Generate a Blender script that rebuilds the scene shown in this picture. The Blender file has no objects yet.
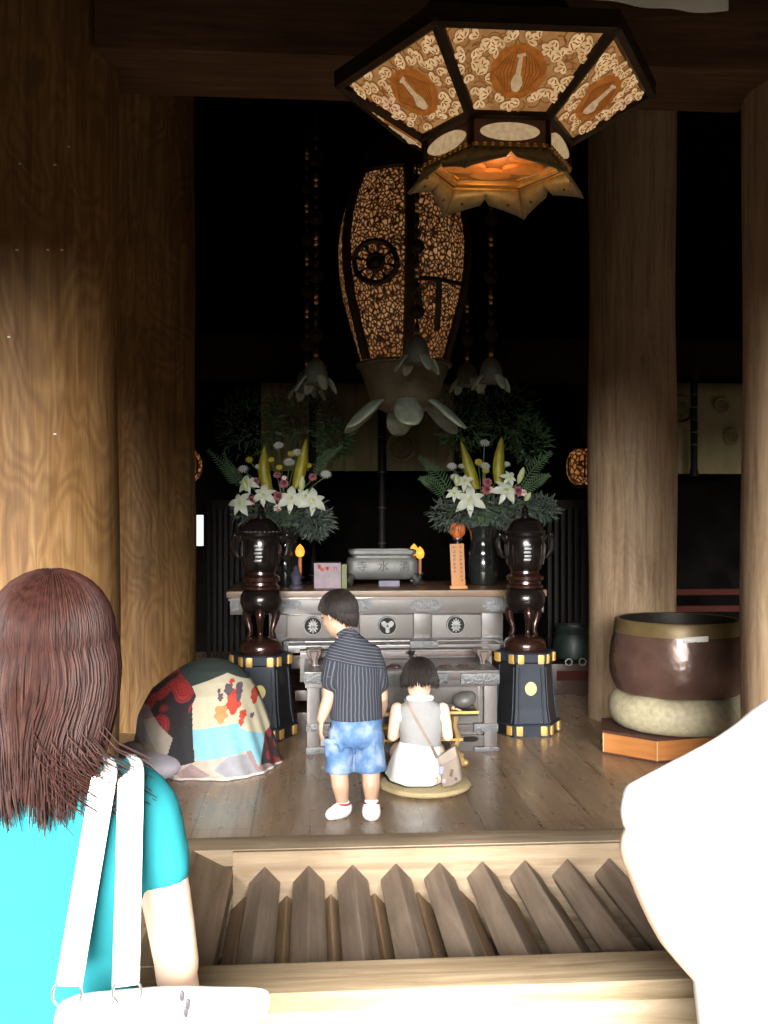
import bpy, bmesh, math, random
from mathutils import Vector, Matrix, noise
from mathutils.bvhtree import BVHTree
random.seed(7)
PI = math.pi
sc = bpy.context.scene
COL = sc.collection
D = bpy.data

# ------------------------------------------------------------------ camera
F = 1000.0
H = 1.55
YAW = math.atan(0.074)
cam_d = D.cameras.new('camera')
cam_d.sensor_fit = 'VERTICAL'
cam_d.sensor_height = 36.0
cam_d.sensor_width = 27.0
cam_d.lens = 36.0 * F / 1024.0
cam_d.clip_start = 0.02
cam_d.clip_end = 200
cam = D.objects.new('camera', cam_d)
COL.objects.link(cam)
cam.location = (0, 0, H)
cam.rotation_euler = (PI / 2, 0, -YAW)
sc.camera = cam

_s, _c = math.sin(YAW), math.cos(YAW)

def ray(px, py):
    a = (px - 384.0) / F
    b = (512.0 - py) / F
    return Vector((_s + a * _c, _c - a * _s, b))

def at(px, py, Y):
    """point seen at a photo position, on the vertical plane y = Y"""
    d = ray(px, py)
    return Vector((0, 0, H)) + d * (Y / d.y)

def fl(px, py, z=0.0):
    """point seen at a photo position, on the level plane at height z"""
    d = ray(px, py)
    return Vector((0, 0, H)) + d * ((z - H) / d.z)

def X(px, Y): return at(px, 512, Y).x
def Z(py, Y, px=384): return at(px, py, Y).z

# ------------------------------------------------------------------ materials
def hexcol(c):
    return (c[0], c[1], c[2], 1.0)

class NT:
    def __init__(s, name):
        s.m = D.materials.new(name)
        s.m.use_nodes = True
        s.t = s.m.node_tree
        s.b = s.t.nodes['Principled BSDF']
    def n(s, t, **kw):
        nd = s.t.nodes.new(t)
        for k, v in kw.items():
            setattr(nd, k, v)
        return nd
    def l(s, a, b):
        s.t.links.new(a, b)
    def coord(s, kind='Object', scale=(1, 1, 1), rot=(0, 0, 0), loc=(0, 0, 0)):
        tc = s.n('ShaderNodeTexCoord')
        mp = s.n('ShaderNodeMapping')
        mp.inputs['Scale'].default_value = scale
        mp.inputs['Rotation'].default_value = rot
        mp.inputs['Location'].default_value = loc
        s.l(tc.outputs[kind], mp.inputs['Vector'])
        return mp.outputs['Vector']
    def noise(s, vec, scale=5, detail=4, rough=.55, dist=0):
        nd = s.n('ShaderNodeTexNoise')
        nd.inputs['Scale'].default_value = scale
        nd.inputs['Detail'].default_value = detail
        nd.inputs['Roughness'].default_value = rough
        nd.inputs['Distortion'].default_value = dist
        s.l(vec, nd.inputs['Vector'])
        return nd.outputs['Fac']
    def ramp(s, fac, stops):
        nd = s.n('ShaderNodeValToRGB')
        els = nd.color_ramp.elements
        while len(els) < len(stops):
            els.new(0.5)
        for e, (p, c) in zip(els, stops):
            e.position = p
            e.color = hexcol(c)
        s.l(fac, nd.inputs['Fac'])
        return nd.outputs['Color']
    def math(s, op, a, b=None):
        nd = s.n('ShaderNodeMath', operation=op)
        for i, v in enumerate((a, b)):
            if v is None: continue
            if isinstance(v, (int, float)): nd.inputs[i].default_value = v
            else: s.l(v, nd.inputs[i])
        return nd.outputs[0]
    def mix(s, fac, a, b, mode='MIX'):
        nd = s.n('ShaderNodeMix', data_type='RGBA', blend_type=mode)
        for i, v in ((0, fac), (6, a), (7, b)):
            if isinstance(v, (int, float)): nd.inputs[i].default_value = v
            elif isinstance(v, tuple): nd.inputs[i].default_value = hexcol(v)
            else: s.l(v, nd.inputs[i])
        return nd.outputs[2]
    def bump(s, h, strength=.3, dist=.01):
        nd = s.n('ShaderNodeBump')
        nd.inputs['Strength'].default_value = strength
        nd.inputs['Distance'].default_value = dist
        s.l(h, nd.inputs['Height'])
        s.l(nd.outputs['Normal'], s.b.inputs['Normal'])
    def base(s, c):
        if isinstance(c, tuple): s.b.inputs['Base Color'].default_value = hexcol(c)
        else: s.l(c, s.b.inputs['Base Color'])
    def set(s, **kw):
        for k, v in kw.items():
            s.b.inputs[k.replace('_', ' ')].default_value = v
        return s

MATS = {}
def plain(name, col, rough=.5, metal=0.0, var=.18, scale=12, bump=.0, bscale=60, spec=.5, coat=0, stretch=(1, 1, 1), sheen=0):
    """a procedural finish: base colour with mottling and, if asked, a fine bump"""
    if name in MATS: return MATS[name]
    t = NT(name)
    v = t.coord('Object', stretch)
    f = t.noise(v, scale, 5, .6)
    dk = tuple(max(0, c * (1 - var)) for c in col)
    lt = tuple(min(1, c * (1 + var)) for c in col)
    t.base(t.ramp(f, [(.3, dk), (.7, lt)]))
    t.set(Roughness=rough, Metallic=metal, Coat_Weight=coat)
    t.b.inputs['Specular IOR Level'].default_value = spec
    if sheen: t.b.inputs['Sheen Weight'].default_value = sheen
    if bump:
        t.bump(t.noise(v, bscale, 3, .6), bump, .01)
    MATS[name] = t.m
    return t.m

def wood(name, dark, mid, light, rough=.55, scale=(9, 9, .7), rings=0.0, ringscale=(2.2, 2.2, .8), bump=.15, coat=0.0, spec=.4):
    if name in MATS: return MATS[name]
    t = NT(name)
    v = t.coord('Object', scale)
    f = t.noise(v, 3.0, 7, .65, .6)
    col = t.ramp(f, [(.28, dark), (.5, mid), (.72, light)])
    h = f
    if rings:
        v2 = t.coord('Object', ringscale)
        n2 = t.noise(v2, 1.6, 2, .45, .5)
        w = t.math('SINE', t.math('MULTIPLY', n2, 95.0))
        w = t.math('MULTIPLY_ADD', w, .5); 
        w.node.inputs[2].default_value = .5
        col = t.mix(t.math('MULTIPLY', w, rings), col, tuple(c * .55 for c in dark), 'MIX')
        h = t.math('ADD', f, t.math('MULTIPLY', w, -.25))
    v3 = t.coord('Object', (1, 1, .5))
    blot = t.noise(v3, 2.2, 4, .6)
    col = t.mix(1.0, col, t.ramp(blot, [(.3, (.72, .70, .68)), (.65, (1, 1, 1))]), 'MULTIPLY')
    t.base(col)
    t.set(Roughness=rough, Coat_Weight=coat)
    t.b.inputs['Specular IOR Level'].default_value = spec
    t.bump(h, bump, .01)
    MATS[name] = t.m
    return t.m

def glow(name, col, strength, col2=None, scale=20):
    if name in MATS: return MATS[name]
    t = NT(name)
    t.base(tuple(c * .5 for c in col))
    t.b.inputs['Emission Color'].default_value = hexcol(col)
    if col2:
        f = t.noise(t.coord('Object'), scale, 3)
        t.l(t.ramp(f, [(.35, col), (.65, col2)]), t.b.inputs['Emission Color'])
    t.b.inputs['Emission Strength'].default_value = strength
    MATS[name] = t.m
    return t.m

# ------------------------------------------------------------------ mesh builder
class MB:
    def __init__(s):
        s.bm = bmesh.new()
        s.mi = 0
    def _f(s, vs):
        try:
            f = s.bm.faces.new(vs)
            f.material_index = s.mi
            return f
        except ValueError:
            return None
    def box(s, c, size, rot=None, bevel=0.0):
        c = Vector(c)
        x, y, z = (v / 2 for v in size)
        M = rot if rot is not None else Matrix.Identity(3)
        vs = [s.bm.verts.new(c + M @ Vector((sx * x, sy * y, sz * z))) for sx in (-1, 1) for sy in (-1, 1) for sz in (-1, 1)]
        fs = [s._f([vs[i] for i in q]) for q in ((0, 1, 3, 2), (4, 6, 7, 5), (0, 4, 5, 1), (2, 3, 7, 6), (0, 2, 6, 4), (1, 5, 7, 3))]
        if bevel:
            es = {e for f in fs for e in f.edges}
            r = bmesh.ops.bevel(s.bm, geom=list(es), offset=bevel, segments=2, affect='EDGES', profile=.7)
            for f in r['faces']: f.material_index = s.mi
        return s
    def span(s, a, b, bevel=0.0):
        a, b = Vector(a), Vector(b)
        return s.box((a + b) / 2, [abs(b[i] - a[i]) for i in range(3)], None, bevel)
    def rings(s, rings, close=True, caps=(True, True)):
        """rings: lists of points; bridges consecutive loops"""
        loops = [[s.bm.verts.new(p) for p in r] for r in rings]
        n = len(loops[0])
        for a, b in zip(loops, loops[1:]):
            for i in range(n if close else n - 1):
                j = (i + 1) % n
                s._f((a[i], a[j], b[j], b[i]))
        if caps[0]: s._f(loops[0][::-1])
        if caps[1]: s._f(loops[-1])
        return s
    def lathe(s, prof, c=(0, 0, 0), seg=32, caps=(True, True), M=None, sx=1, sy=1, phase=0):
        c = Vector(c)
        out = []
        for r, z in prof:
            ring = []
            for i in range(seg):
                a = 2 * PI * i / seg + phase
                p = Vector((r * math.cos(a) * sx, r * math.sin(a) * sy, z))
                if M is not None: p = M @ p
                ring.append(c + p)
            out.append(ring)
        return s.rings(out, True, caps)
    def tube(s, pts, rad, seg=8, caps=True, flat=1.0, up=None):
        pts = [Vector(p) for p in pts]
        if isinstance(rad, (int, float)): rad = [rad] * len(pts)
        t0 = (pts[1] - pts[0]).normalized()
        u = Vector(up) if up is not None else (Vector((0, 0, 1)) if abs(t0.z) < .9 else Vector((1, 0, 0)))
        out = []
        for i, p in enumerate(pts):
            a = pts[max(0, i - 1)]; b = pts[min(len(pts) - 1, i + 1)]
            t = (b - a).normalized() if (b - a).length > 1e-9 else t0
            n = u - t * u.dot(t)
            n = n.normalized() if n.length > 1e-6 else t.orthogonal().normalized()
            bn = t.cross(n)
            u = n
            out.append([p + n * (math.cos(2 * PI * k / seg) * rad[i] * flat) + bn * (math.sin(2 * PI * k / seg) * rad[i]) for k in range(seg)])
        return s.rings(out, True, (caps, caps))
    def ball(s, c, r, seg=12, n=8, M=None):
        c = Vector(c)
        if isinstance(r, (int, float)): r = (r, r, r)
        out = []
        for i in range(1, n):
            th = PI * i / n
            ring = []
            for k in range(seg):
                a = 2 * PI * k / seg
                p = Vector((r[0] * math.sin(th) * math.cos(a), r[1] * math.sin(th) * math.sin(a), -r[2] * math.cos(th)))
                if M is not None: p = M @ p
                ring.append(c + p)
            out.append(ring)
        loops = [[s.bm.verts.new(p) for p in q] for q in out]
        for a, b in zip(loops, loops[1:]):
            for i in range(seg):
                j = (i + 1) % seg
                s._f((a[i], a[j], b[j], b[i]))
        lo, hi = Vector((0, 0, -r[2])), Vector((0, 0, r[2]))
        if M is not None: lo, hi = M @ lo, M @ hi
        vl, vh = s.bm.verts.new(c + lo), s.bm.verts.new(c + hi)
        for i in range(seg):
            j = (i + 1) % seg
            s._f((vl, loops[0][j], loops[0][i]))
            s._f((vh, loops[-1][i], loops[-1][j]))
        return s
    def stack(s, rows, seg=28, yaw=0.0, power=2.0, caps=(True, True)):
        """rows: (center, rx, ry) level ellipses"""
        out = []
        cy, sy = math.cos(yaw), math.sin(yaw)
        for c, rx, ry in rows:
            c = Vector(c)
            ring = []
            for k in range(seg):
                a = 2 * PI * k / seg
                ca, sa = math.cos(a), math.sin(a)
                q = 2.0 / power
                x = rx * math.copysign(abs(ca) ** q, ca)
                y = ry * math.copysign(abs(sa) ** q, sa)
                ring.append(c + Vector((x * cy - y * sy, x * sy + y * cy, 0)))
            out.append(ring)
        return s.rings(out, True, caps)
    def prism(s, outline, vec, M=None, o=(0, 0, 0)):
        """outline: 3-D points of a face, extruded along vec"""
        o = Vector(o)
        pts = [Vector(p) if len(p) == 3 else Vector((p[0], 0, p[1])) for p in outline]
        if M is not None: pts = [M @ p for p in pts]
        vec = Vector(vec)
        if M is not None: vec = M @ vec
        pts = [p + o for p in pts]
        return s.rings([pts, [p + vec for p in pts]], True, (True, True))
    def torus(s, c, R, r, seg=28, n=8, M=None, squash=1.0):
        c = Vector(c)
        loops = []
        for i in range(seg):
            a = 2 * PI * i / seg
            ring = []
            for k in range(n):
                b = 2 * PI * k / n
                p = Vector(((R + r * math.cos(b)) * math.cos(a), (R + r * math.cos(b)) * math.sin(a) * squash, r * math.sin(b)))
                if M is not None: p = M @ p
                ring.append(s.bm.verts.new(c + p))
            loops.append(ring)
        for i in range(seg):
            a, b = loops[i], loops[(i + 1) % seg]
            for k in range(n):
                j = (k + 1) % n
                s._f((a[k], b[k], b[j], a[j]))
        return s
    def build(s, name, mats, parent=None, smooth=40, origin=None, bevel=0, solid=0, sub=0):
        me = D.meshes.new(name)
        if origin is None and parent is None:
            lo = Vector((1e9,) * 3); hi = -lo
            for v in s.bm.verts:
                for i in range(3):
                    lo[i] = min(lo[i], v.co[i]); hi[i] = max(hi[i], v.co[i])
            origin = Vector(((lo.x + hi.x) / 2, (lo.y + hi.y) / 2, lo.z))
        if parent is not None and origin is None:
            origin = WORLD[parent.name]
        origin = Vector(origin)
        bmesh.ops.recalc_face_normals(s.bm, faces=s.bm.faces)
        bmesh.ops.translate(s.bm, verts=s.bm.verts, vec=-origin)
        s.bm.to_mesh(me)
        s.bm.free()
        if not isinstance(mats, (list, tuple)): mats = [mats]
        for m in mats: me.materials.append(m)
        if smooth:
            for p in me.polygons: p.use_smooth = True
            me.set_sharp_from_angle(angle=math.radians(smooth))
        o = D.objects.new(name, me)
        COL.objects.link(o)
        if parent is not None:
            o.parent = parent
            o.location = origin - WORLD[parent.name]
        else:
            o.location = origin
        WORLD[o.name] = origin.copy()
        if bevel:
            md = o.modifiers.new('bevel', 'BEVEL'); md.width = bevel; md.segments = 2; md.limit_method = 'ANGLE'
        if solid:
            md = o.modifiers.new('solid', 'SOLIDIFY'); md.thickness = solid; md.offset = -1
        if sub:
            md = o.modifiers.new('sub', 'SUBSURF'); md.levels = sub; md.render_levels = sub
        return o

WORLD = {}
def pieces(mb, name, mats, parent, label=None, smooth=40):
    """every loose piece of the mesh becomes a part of its own"""
    bm = mb.bm; bm.verts.index_update(); bm.verts.ensure_lookup_table()
    seen = set(); out = []
    for v0 in list(bm.verts):
        if v0.index in seen: continue
        st = [v0]; grp = []; seen.add(v0.index)
        while st:
            v = st.pop(); grp.append(v)
            for e in v.link_edges:
                w_ = e.other_vert(v)
                if w_.index not in seen: seen.add(w_.index); st.append(w_)
        n = MB(); mp_ = {v.index: n.bm.verts.new(v.co) for v in grp}
        fs = {f for v in grp for f in v.link_faces}
        for f in sorted(fs, key=lambda f: f.index):
            g = n.bm.faces.new([mp_[v.index] for v in f.verts]); g.material_index = f.material_index
        o = n.build(name, mats, parent, smooth)
        if label: o['label'] = label
        out.append(o)
    bm.free()
    return out
def tag(o, label, cat, group=None, kind=None):
    o['label'] = label
    o['category'] = cat
    if group: o['group'] = group
    if kind: o['kind'] = kind
    return o
def thing(name, label, cat, loc, group=None):
    o = D.objects.new(name, None)
    o.empty_display_size = .1
    COL.objects.link(o)
    o.location = loc
    WORLD[o.name] = Vector(loc)
    return tag(o, label, cat, group)
def struct(o):
    o['kind'] = 'structure'
    return o
def dup(root, delta, label=None):
    """a copy of a thing with copies of its parts and sub-parts, moved by delta"""
    r = root.copy(); COL.objects.link(r)
    r.location = root.location + Vector(delta)
    WORLD[r.name] = r.location.copy()
    if label: r['label'] = label
    for ch in list(root.children):
        c = ch.copy(); COL.objects.link(c); c.parent = r
        WORLD[c.name] = WORLD[ch.name] + Vector(delta)
        for g in ch.children:
            d = g.copy(); COL.objects.link(d); d.parent = c
    return r

def melt(mb, voxel=.006, smooth=4, name='tmp'):
    """fuse overlapping closed shapes into one continuous surface"""
    me = D.meshes.new(name)
    bmesh.ops.recalc_face_normals(mb.bm, faces=mb.bm.faces)
    mb.bm.to_mesh(me); mb.bm.free()
    o = D.objects.new(name, me); COL.objects.link(o)
    m = o.modifiers.new('r', 'REMESH'); m.mode = 'VOXEL'; m.voxel_size = voxel; m.use_smooth_shade = True
    if smooth:
        k = o.modifiers.new('s', 'SMOOTH'); k.iterations = smooth; k.factor = .5
    dg = bpy.context.evaluated_depsgraph_get()
    me2 = D.meshes.new_from_object(o.evaluated_get(dg))
    D.objects.remove(o); D.meshes.remove(me)
    out = MB(); out.bm.from_mesh(me2); D.meshes.remove(me2)
    return out
def bvh_of(mb):
    return BVHTree.FromBMesh(mb.bm)
def onto(bvh, px, py, off=.004):
    d = ray(px, py).normalized()
    hit = bvh.ray_cast(Vector((0, 0, H)), d)
    if hit[0] is None: return None
    return hit[0] + hit[1] * off if hit[1].dot(d) < 0 else hit[0] - hit[1] * off
def inpoly(x, y, poly):
    c = False
    n = len(poly)
    for i in range(n):
        x1, y1 = poly[i]; x2, y2 = poly[(i + 1) % n]
        if (y1 > y) != (y2 > y) and x < (x2 - x1) * (y - y1) / (y2 - y1) + x1: c = not c
    return c
def rotz(a): return Matrix.Rotation(a, 3, 'Z')
def smoothpath(pts, n=6):
    """Catmull-Rom through points"""
    pts = [Vector(p) for p in pts]
    P = [pts[0]] + pts + [pts[-1]]
    out = []
    for i in range(1, len(P) - 2):
        for k in range(n):
            t = k / n
            a, b, c, d = P[i - 1], P[i], P[i + 1], P[i + 2]
            out.append(.5 * ((2 * b) + (c - a) * t + (2 * a - 5 * b + 4 * c - d) * t * t + (3 * b - a - 3 * c + d) * t ** 3))
    out.append(pts[-1])
    return out
def lerp_list(v, n):
    """resample radii to the smoothpath count"""
    out = []
    for i in range(len(v) - 1):
        for k in range(n): out.append(v[i] + (v[i + 1] - v[i]) * k / n)
    out.append(v[-1])
    return out
def limb(mb, pts, rad, seg=12, n=5, flat=1.0, up=None):
    mb.tube(smoothpath(pts, n), lerp_list(rad, n), seg, True, flat, up)
    mb.ball(pts[0], rad[0], seg, 8); mb.ball(pts[-1], rad[-1], seg, 8)
EAVE_Y, EAVE_Z = -1.8, 2.9
LAMP_PANEL, LAMP_BIG, LAMP_BULB, FLAME = .85, .6, 1.6, 1.6
WORLD_E, SKY_E, SUN_E = 1.3, 29, 3.0
# ------------------------------------------------------------------ finishes of the hall
M_PILLAR = wood('pillar_wood', (.14, .066, .020), (.265, .145, .054), (.37, .23, .105), rough=.62, scale=(9, 9, .55), rings=.33, bump=.2, spec=.25)
M_PILLAR2 = wood('pale_pillar_wood', (.20, .125, .07), (.37, .26, .165), (.48, .355, .24), rough=.62, scale=(7, 7, .5), rings=.12, bump=.2, spec=.25)
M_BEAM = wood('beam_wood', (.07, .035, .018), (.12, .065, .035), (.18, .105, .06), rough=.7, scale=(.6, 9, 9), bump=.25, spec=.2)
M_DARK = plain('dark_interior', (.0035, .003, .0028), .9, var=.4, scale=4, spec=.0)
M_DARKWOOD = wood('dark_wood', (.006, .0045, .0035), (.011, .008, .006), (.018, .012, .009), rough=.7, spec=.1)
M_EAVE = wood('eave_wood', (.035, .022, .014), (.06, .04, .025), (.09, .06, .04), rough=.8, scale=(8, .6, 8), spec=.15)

def floor_mat():
    t = NT('floor_planks')
    v = t.coord('Object', (1, 1, 1), (0, 0, PI / 2))
    br = t.n('ShaderNodeTexBrick')
    br.offset = .37
    br.inputs['Scale'].default_value = 1.0
    br.inputs['Brick Width'].default_value = 3.6
    br.inputs['Row Height'].default_value = .285
    br.inputs['Mortar Size'].default_value = .006
    br.inputs['Mortar Smooth'].default_value = .3
    br.inputs['Bias'].default_value = 0
    br.inputs['Color1'].default_value = hexcol((.74, .72, .70))
    br.inputs['Color2'].default_value = hexcol((1, 1, 1))
    br.inputs['Mortar'].default_value = hexcol((.45, .42, .4))
    t.l(v, br.inputs['Vector'])
    g = t.noise(t.coord('Object', (14, .6, 1)), 3, 3, .5, .2)
    col = t.ramp(g, [(.25, (.18, .122, .080)), (.5, (.265, .185, .123)), (.75, (.34, .245, .165))])
    col = t.mix(1.0, col, br.outputs['Color'], 'MULTIPLY')
    w = t.noise(t.coord('Object', (1.2, .6, 1)), 1.6, 4)
    col = t.mix(1.0, col, t.ramp(w, [(.3, (.8, .78, .75)), (.7, (1.1, 1.08, 1.05))]), 'MULTIPLY')
    t.base(col)
    r = t.ramp(t.noise(t.coord('Object', (3, 1, 1)), 4, 4), [(.3, (.25, .25, .25)), (.7, (.33, .33, .33))])
    t.l(r, t.b.inputs['Roughness'])
    t.b.inputs['Specular IOR Level'].default_value = .55
    return t.m
M_FLOOR = floor_mat()
M_GROUND = plain('ground_boards', (.06, .05, .04), .95, var=.2, scale=3, bump=.2, spec=0.0)

HALL_B = 11.2
# inner floor, outer ground
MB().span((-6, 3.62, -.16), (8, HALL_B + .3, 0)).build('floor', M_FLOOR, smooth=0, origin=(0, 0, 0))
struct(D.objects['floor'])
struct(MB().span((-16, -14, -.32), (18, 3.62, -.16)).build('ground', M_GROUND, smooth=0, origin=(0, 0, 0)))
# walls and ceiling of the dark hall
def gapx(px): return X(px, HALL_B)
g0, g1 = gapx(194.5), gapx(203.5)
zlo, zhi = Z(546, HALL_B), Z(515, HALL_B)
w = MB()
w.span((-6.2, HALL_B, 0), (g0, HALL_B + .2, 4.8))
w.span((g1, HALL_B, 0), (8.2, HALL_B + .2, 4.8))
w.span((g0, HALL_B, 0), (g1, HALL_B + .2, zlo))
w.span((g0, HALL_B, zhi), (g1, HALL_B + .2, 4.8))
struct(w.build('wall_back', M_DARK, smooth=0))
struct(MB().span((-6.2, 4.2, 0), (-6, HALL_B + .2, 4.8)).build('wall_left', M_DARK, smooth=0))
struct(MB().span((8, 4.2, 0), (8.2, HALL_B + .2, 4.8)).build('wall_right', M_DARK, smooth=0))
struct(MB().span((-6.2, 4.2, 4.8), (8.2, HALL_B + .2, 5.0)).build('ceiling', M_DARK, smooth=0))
# eaves over the veranda: a boarded soffit that reaches out over the visitors
e = MB()
e.prism([(-9, 4.3, 4.75), (-9, EAVE_Y, EAVE_Z), (-9, EAVE_Y, EAVE_Z + .18), (-9, 4.3, 5.0)], (20, 0, 0))
for i in range(34):
    xr = -8.8 + i * .58
    e.prism([(xr, 4.3, 4.75), (xr, EAVE_Y + .15, EAVE_Z + .02), (xr, EAVE_Y + .15, EAVE_Z - .10), (xr, 4.3, 4.60)], (.12, 0, 0))
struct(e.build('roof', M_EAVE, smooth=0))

# ------------------------------------------------------------------ pillars
def pillar(x, y, r, label, name='pillar', z1=4.75, wobble=.006, mat=None):
    mb = MB()
    prof = []
    N = 26
    for i in range(N + 1):
        z = z1 * i / N
        prof.append((r * (1 + .012 * math.sin(z * 1.3)) + wobble * math.sin(z * 2.7 + x), z))
    mb.lathe(prof, (x, y, 0), 48)
    return tag(mb.build(name, mat or M_PILLAR, origin=(x, y, 0)), label, 'pillar', 'round wooden pillars of the hall')
YF, YR = 4.55, 7.42
rf, rr = .38, .325
xl, xr_ = X(117, YF) - rf, X(749, YF) + rf
p1 = pillar(xl, YF, rf, 'thick brown wooden pillar directly behind the woman in turquoise')
p2 = pillar(xl, YF, rf, 'wooden pillar with a small iron plate, in front of the bronze bowl', mat=M_PILLAR2)
p2.location.x = xr_; WORLD[p2.name] = p2.location.copy()
p2.rotation_euler.z = 2.1
p3 = pillar(X(195, YR) - rr, YR, rr, 'shadowed wooden pillar behind the patchwork covered mound')
p4 = pillar(X(632, YR), YR, rr, 'pale footed wooden pillar standing just behind the bronze bowl', mat=M_PILLAR2)
# small iron plate on the right hand front pillar
q = at(765, 634, YF)
mb = MB()
mb.box((0, 0, 0), (.05, .014, .075), None, .003)
mb.tube([(.0, -.008, -.05), (.0, -.03, -.065), (.0, -.012, -.085)], .006, 6)
pl = mb.build('latch_plate', plain('iron_plate', (.05, .03, .025), .45, .6), p2, origin=(0, 0, 0))
wa = -2.42
pl.location = Vector((rf * math.cos(wa - 2.1), rf * math.sin(wa - 2.1), q.z))
pl.rotation_euler.z = wa - 2.1 + PI / 2
# staples and old paper tacks on the left front pillar
mb = MB()
tk = random.Random(3)
for (px, py) in ((20, 164), (69, 147), (55, 165), (17, 250), (48, 250), (9, 337), (62, 250), (55, 434), (105, 540), (100, 552)):
    a_ = at(px, py, YF)
    ax = max(-.99, min(.99, (a_.x * (YF - .3) / YF - xl) / rf))
    yy = YF - rf * math.sqrt(1 - ax * ax)
    aa = at(px, py, yy)
    mb.box((aa.x, yy - .002, aa.z), (.010, .006, .006), rotz(math.asin(ax)))
pieces(mb, 'tack', plain('pale_tacks', (.7, .66, .6), .4), p1, 'pale little tack')

# beam across the front pillars
zb = Z(103, YF + .24)
mb = MB()
mb.span((xl + rf * .86, YF - .24, zb), (xr_ - rf * .86, YF + .24, zb + .62), .02)
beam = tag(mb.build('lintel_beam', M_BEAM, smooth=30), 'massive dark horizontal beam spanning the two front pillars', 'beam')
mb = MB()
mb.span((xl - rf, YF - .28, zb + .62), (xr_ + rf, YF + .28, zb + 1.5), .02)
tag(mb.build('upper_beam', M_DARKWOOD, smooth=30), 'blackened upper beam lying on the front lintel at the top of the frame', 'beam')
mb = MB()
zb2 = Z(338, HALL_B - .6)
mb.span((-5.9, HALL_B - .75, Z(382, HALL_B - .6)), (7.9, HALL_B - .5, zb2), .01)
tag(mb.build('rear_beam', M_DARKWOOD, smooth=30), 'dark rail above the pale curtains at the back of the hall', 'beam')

# pale cloth hanging at the very top right
Yc = YF - .36
mb = MB()
pts_top, pts_bot = [], []
NP = 24
for i in range(NP + 1):
    px = 570 + (727 - 570) * i / NP
    k = i / NP
    py = -6 + 18 * min(1, (k / .75)) ** .75
    off = .006 * math.sin(i * .7)
    b = at(px, py, Yc); t_ = at(px, -40, Yc)
    pts_top.append(Vector((b.x, Yc + off, t_.z))); pts_bot.append(Vector((b.x, Yc + off * 1.6, b.z)))
mb.rings([pts_top, [(a + b) / 2 for a, b in zip(pts_top, pts_bot)], pts_bot], False, (False, False))
tag(mb.build('hanging_cloth', plain('pale_cloth', (.80, .82, .80), .8, var=.04), solid=.012), 'pale grey cloth edge hanging at the very top right before the beam', 'cloth')

# ------------------------------------------------------------------ curtains at the back
YB = 10.3
def curtain_mat():
    t = NT('olive_curtain')
    v = t.coord('Object', (1, 1, 1))
    f = t.noise(v, 3, 4)
    t.base(t.ramp(f, [(.3, (.155, .13, .065)), (.7, (.215, .18, .09))]))
    t.set(Roughness=.9)
    return t.m
M_CURT = curtain_mat()
M_CREST = plain('crest_ink', (.17, .13, .065), .9)
def curtain(p0, p1, ptop, pbot, crests, label):
    a, b = at(p0, ptop, YB), at(p1, pbot, YB)
    n = 36
    rows = []
    for zi in range(7):
        z = b.z + (a.z - b.z) * zi / 6
        rows.append([Vector((a.x + (b.x - a.x) * i / n, YB + .018 * math.sin(i * .8 + zi * .1) * (1.1 - zi / 7), z)) for i in range(n + 1)])
    mb = MB()
    mb.rings(rows, False, (False, False))
    c = mb.build('curtain', M_CURT, solid=.01)
    tag(c, label, 'curtain', 'pale curtains at the back of the hall')
    for (cx, cy, r) in crests:
        m2 = MB()
        o = at(cx, cy, YB - .035)
        Mx = Matrix.Rotation(PI / 2, 3, 'X')
        m2.torus(o, r, r * .22, 24, 6, Mx)
        for k in range(6):
            aa = k * PI / 3
            m2.ball(o + Vector((math.cos(aa) * r * .45, 0, math.sin(aa) * r * .45)), (r * .2, .008, r * .2), 8, 6)
        m2.build('crest', M_CREST, c)['label'] = 'dark round crest'
    return c
curtain(261, 309, 383, 471, [(285, 425, .10)], 'dim olive curtain at back, behind the left flowers')
curtain(316, 378, 383, 471, [(330, 408, .075)], 'dim olive curtain left of the central dark post')
curtain(386, 454, 383, 471, [(401, 447, .14)], 'dim olive curtain right of the central dark post')
curtain(676, 752, 383, 474, [(680, 411, .14), (722, 405, .075), (731, 437, .075)], 'olive curtain with dark ring crest between the two right pillars')
def post(px, y0, y1, label, w=.035, YP=10.0):
    a, b = at(px, y0, YP), at(px, y1, YP)
    mb = MB()
    mb.lathe([(w * 1.3, 0), (w * 1.3, .05), (w, .08), (w, a.z - b.z - .1), (w * 1.25, a.z - b.z - .05), (w * 1.25, a.z - b.z)], (b.x, YP, b.z), 14)
    p = mb.build('banner_pole', plain('black_lacquer', (.008, .006, .006), .6, var=.3, spec=.15))
    tag(p, label, 'pole', 'dark lacquered poles before the curtains')
    m2 = MB()
    for k in range(5):
        m2.torus((b.x, YP, b.z + (a.z - b.z) * (.3 + .12 * k)), w * 1.05, .008, 14, 6)
    pieces(m2, 'ring', plain('dull_dark_metal', (.10, .09, .08), .5, .6), p)
zf = 512 + 1550 / 10.0
post(313, 360, zf, 'dark pole before the curtains, behind the left flower arrangement')
post(382, 372, zf, 'dark ringed pole below the big bronze lantern')
post(458, 372, zf, 'dark pole before the curtains, behind the right flower arrangement')
post(694, 372, 476, 'dark pole in front of the crested right curtain')

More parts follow.
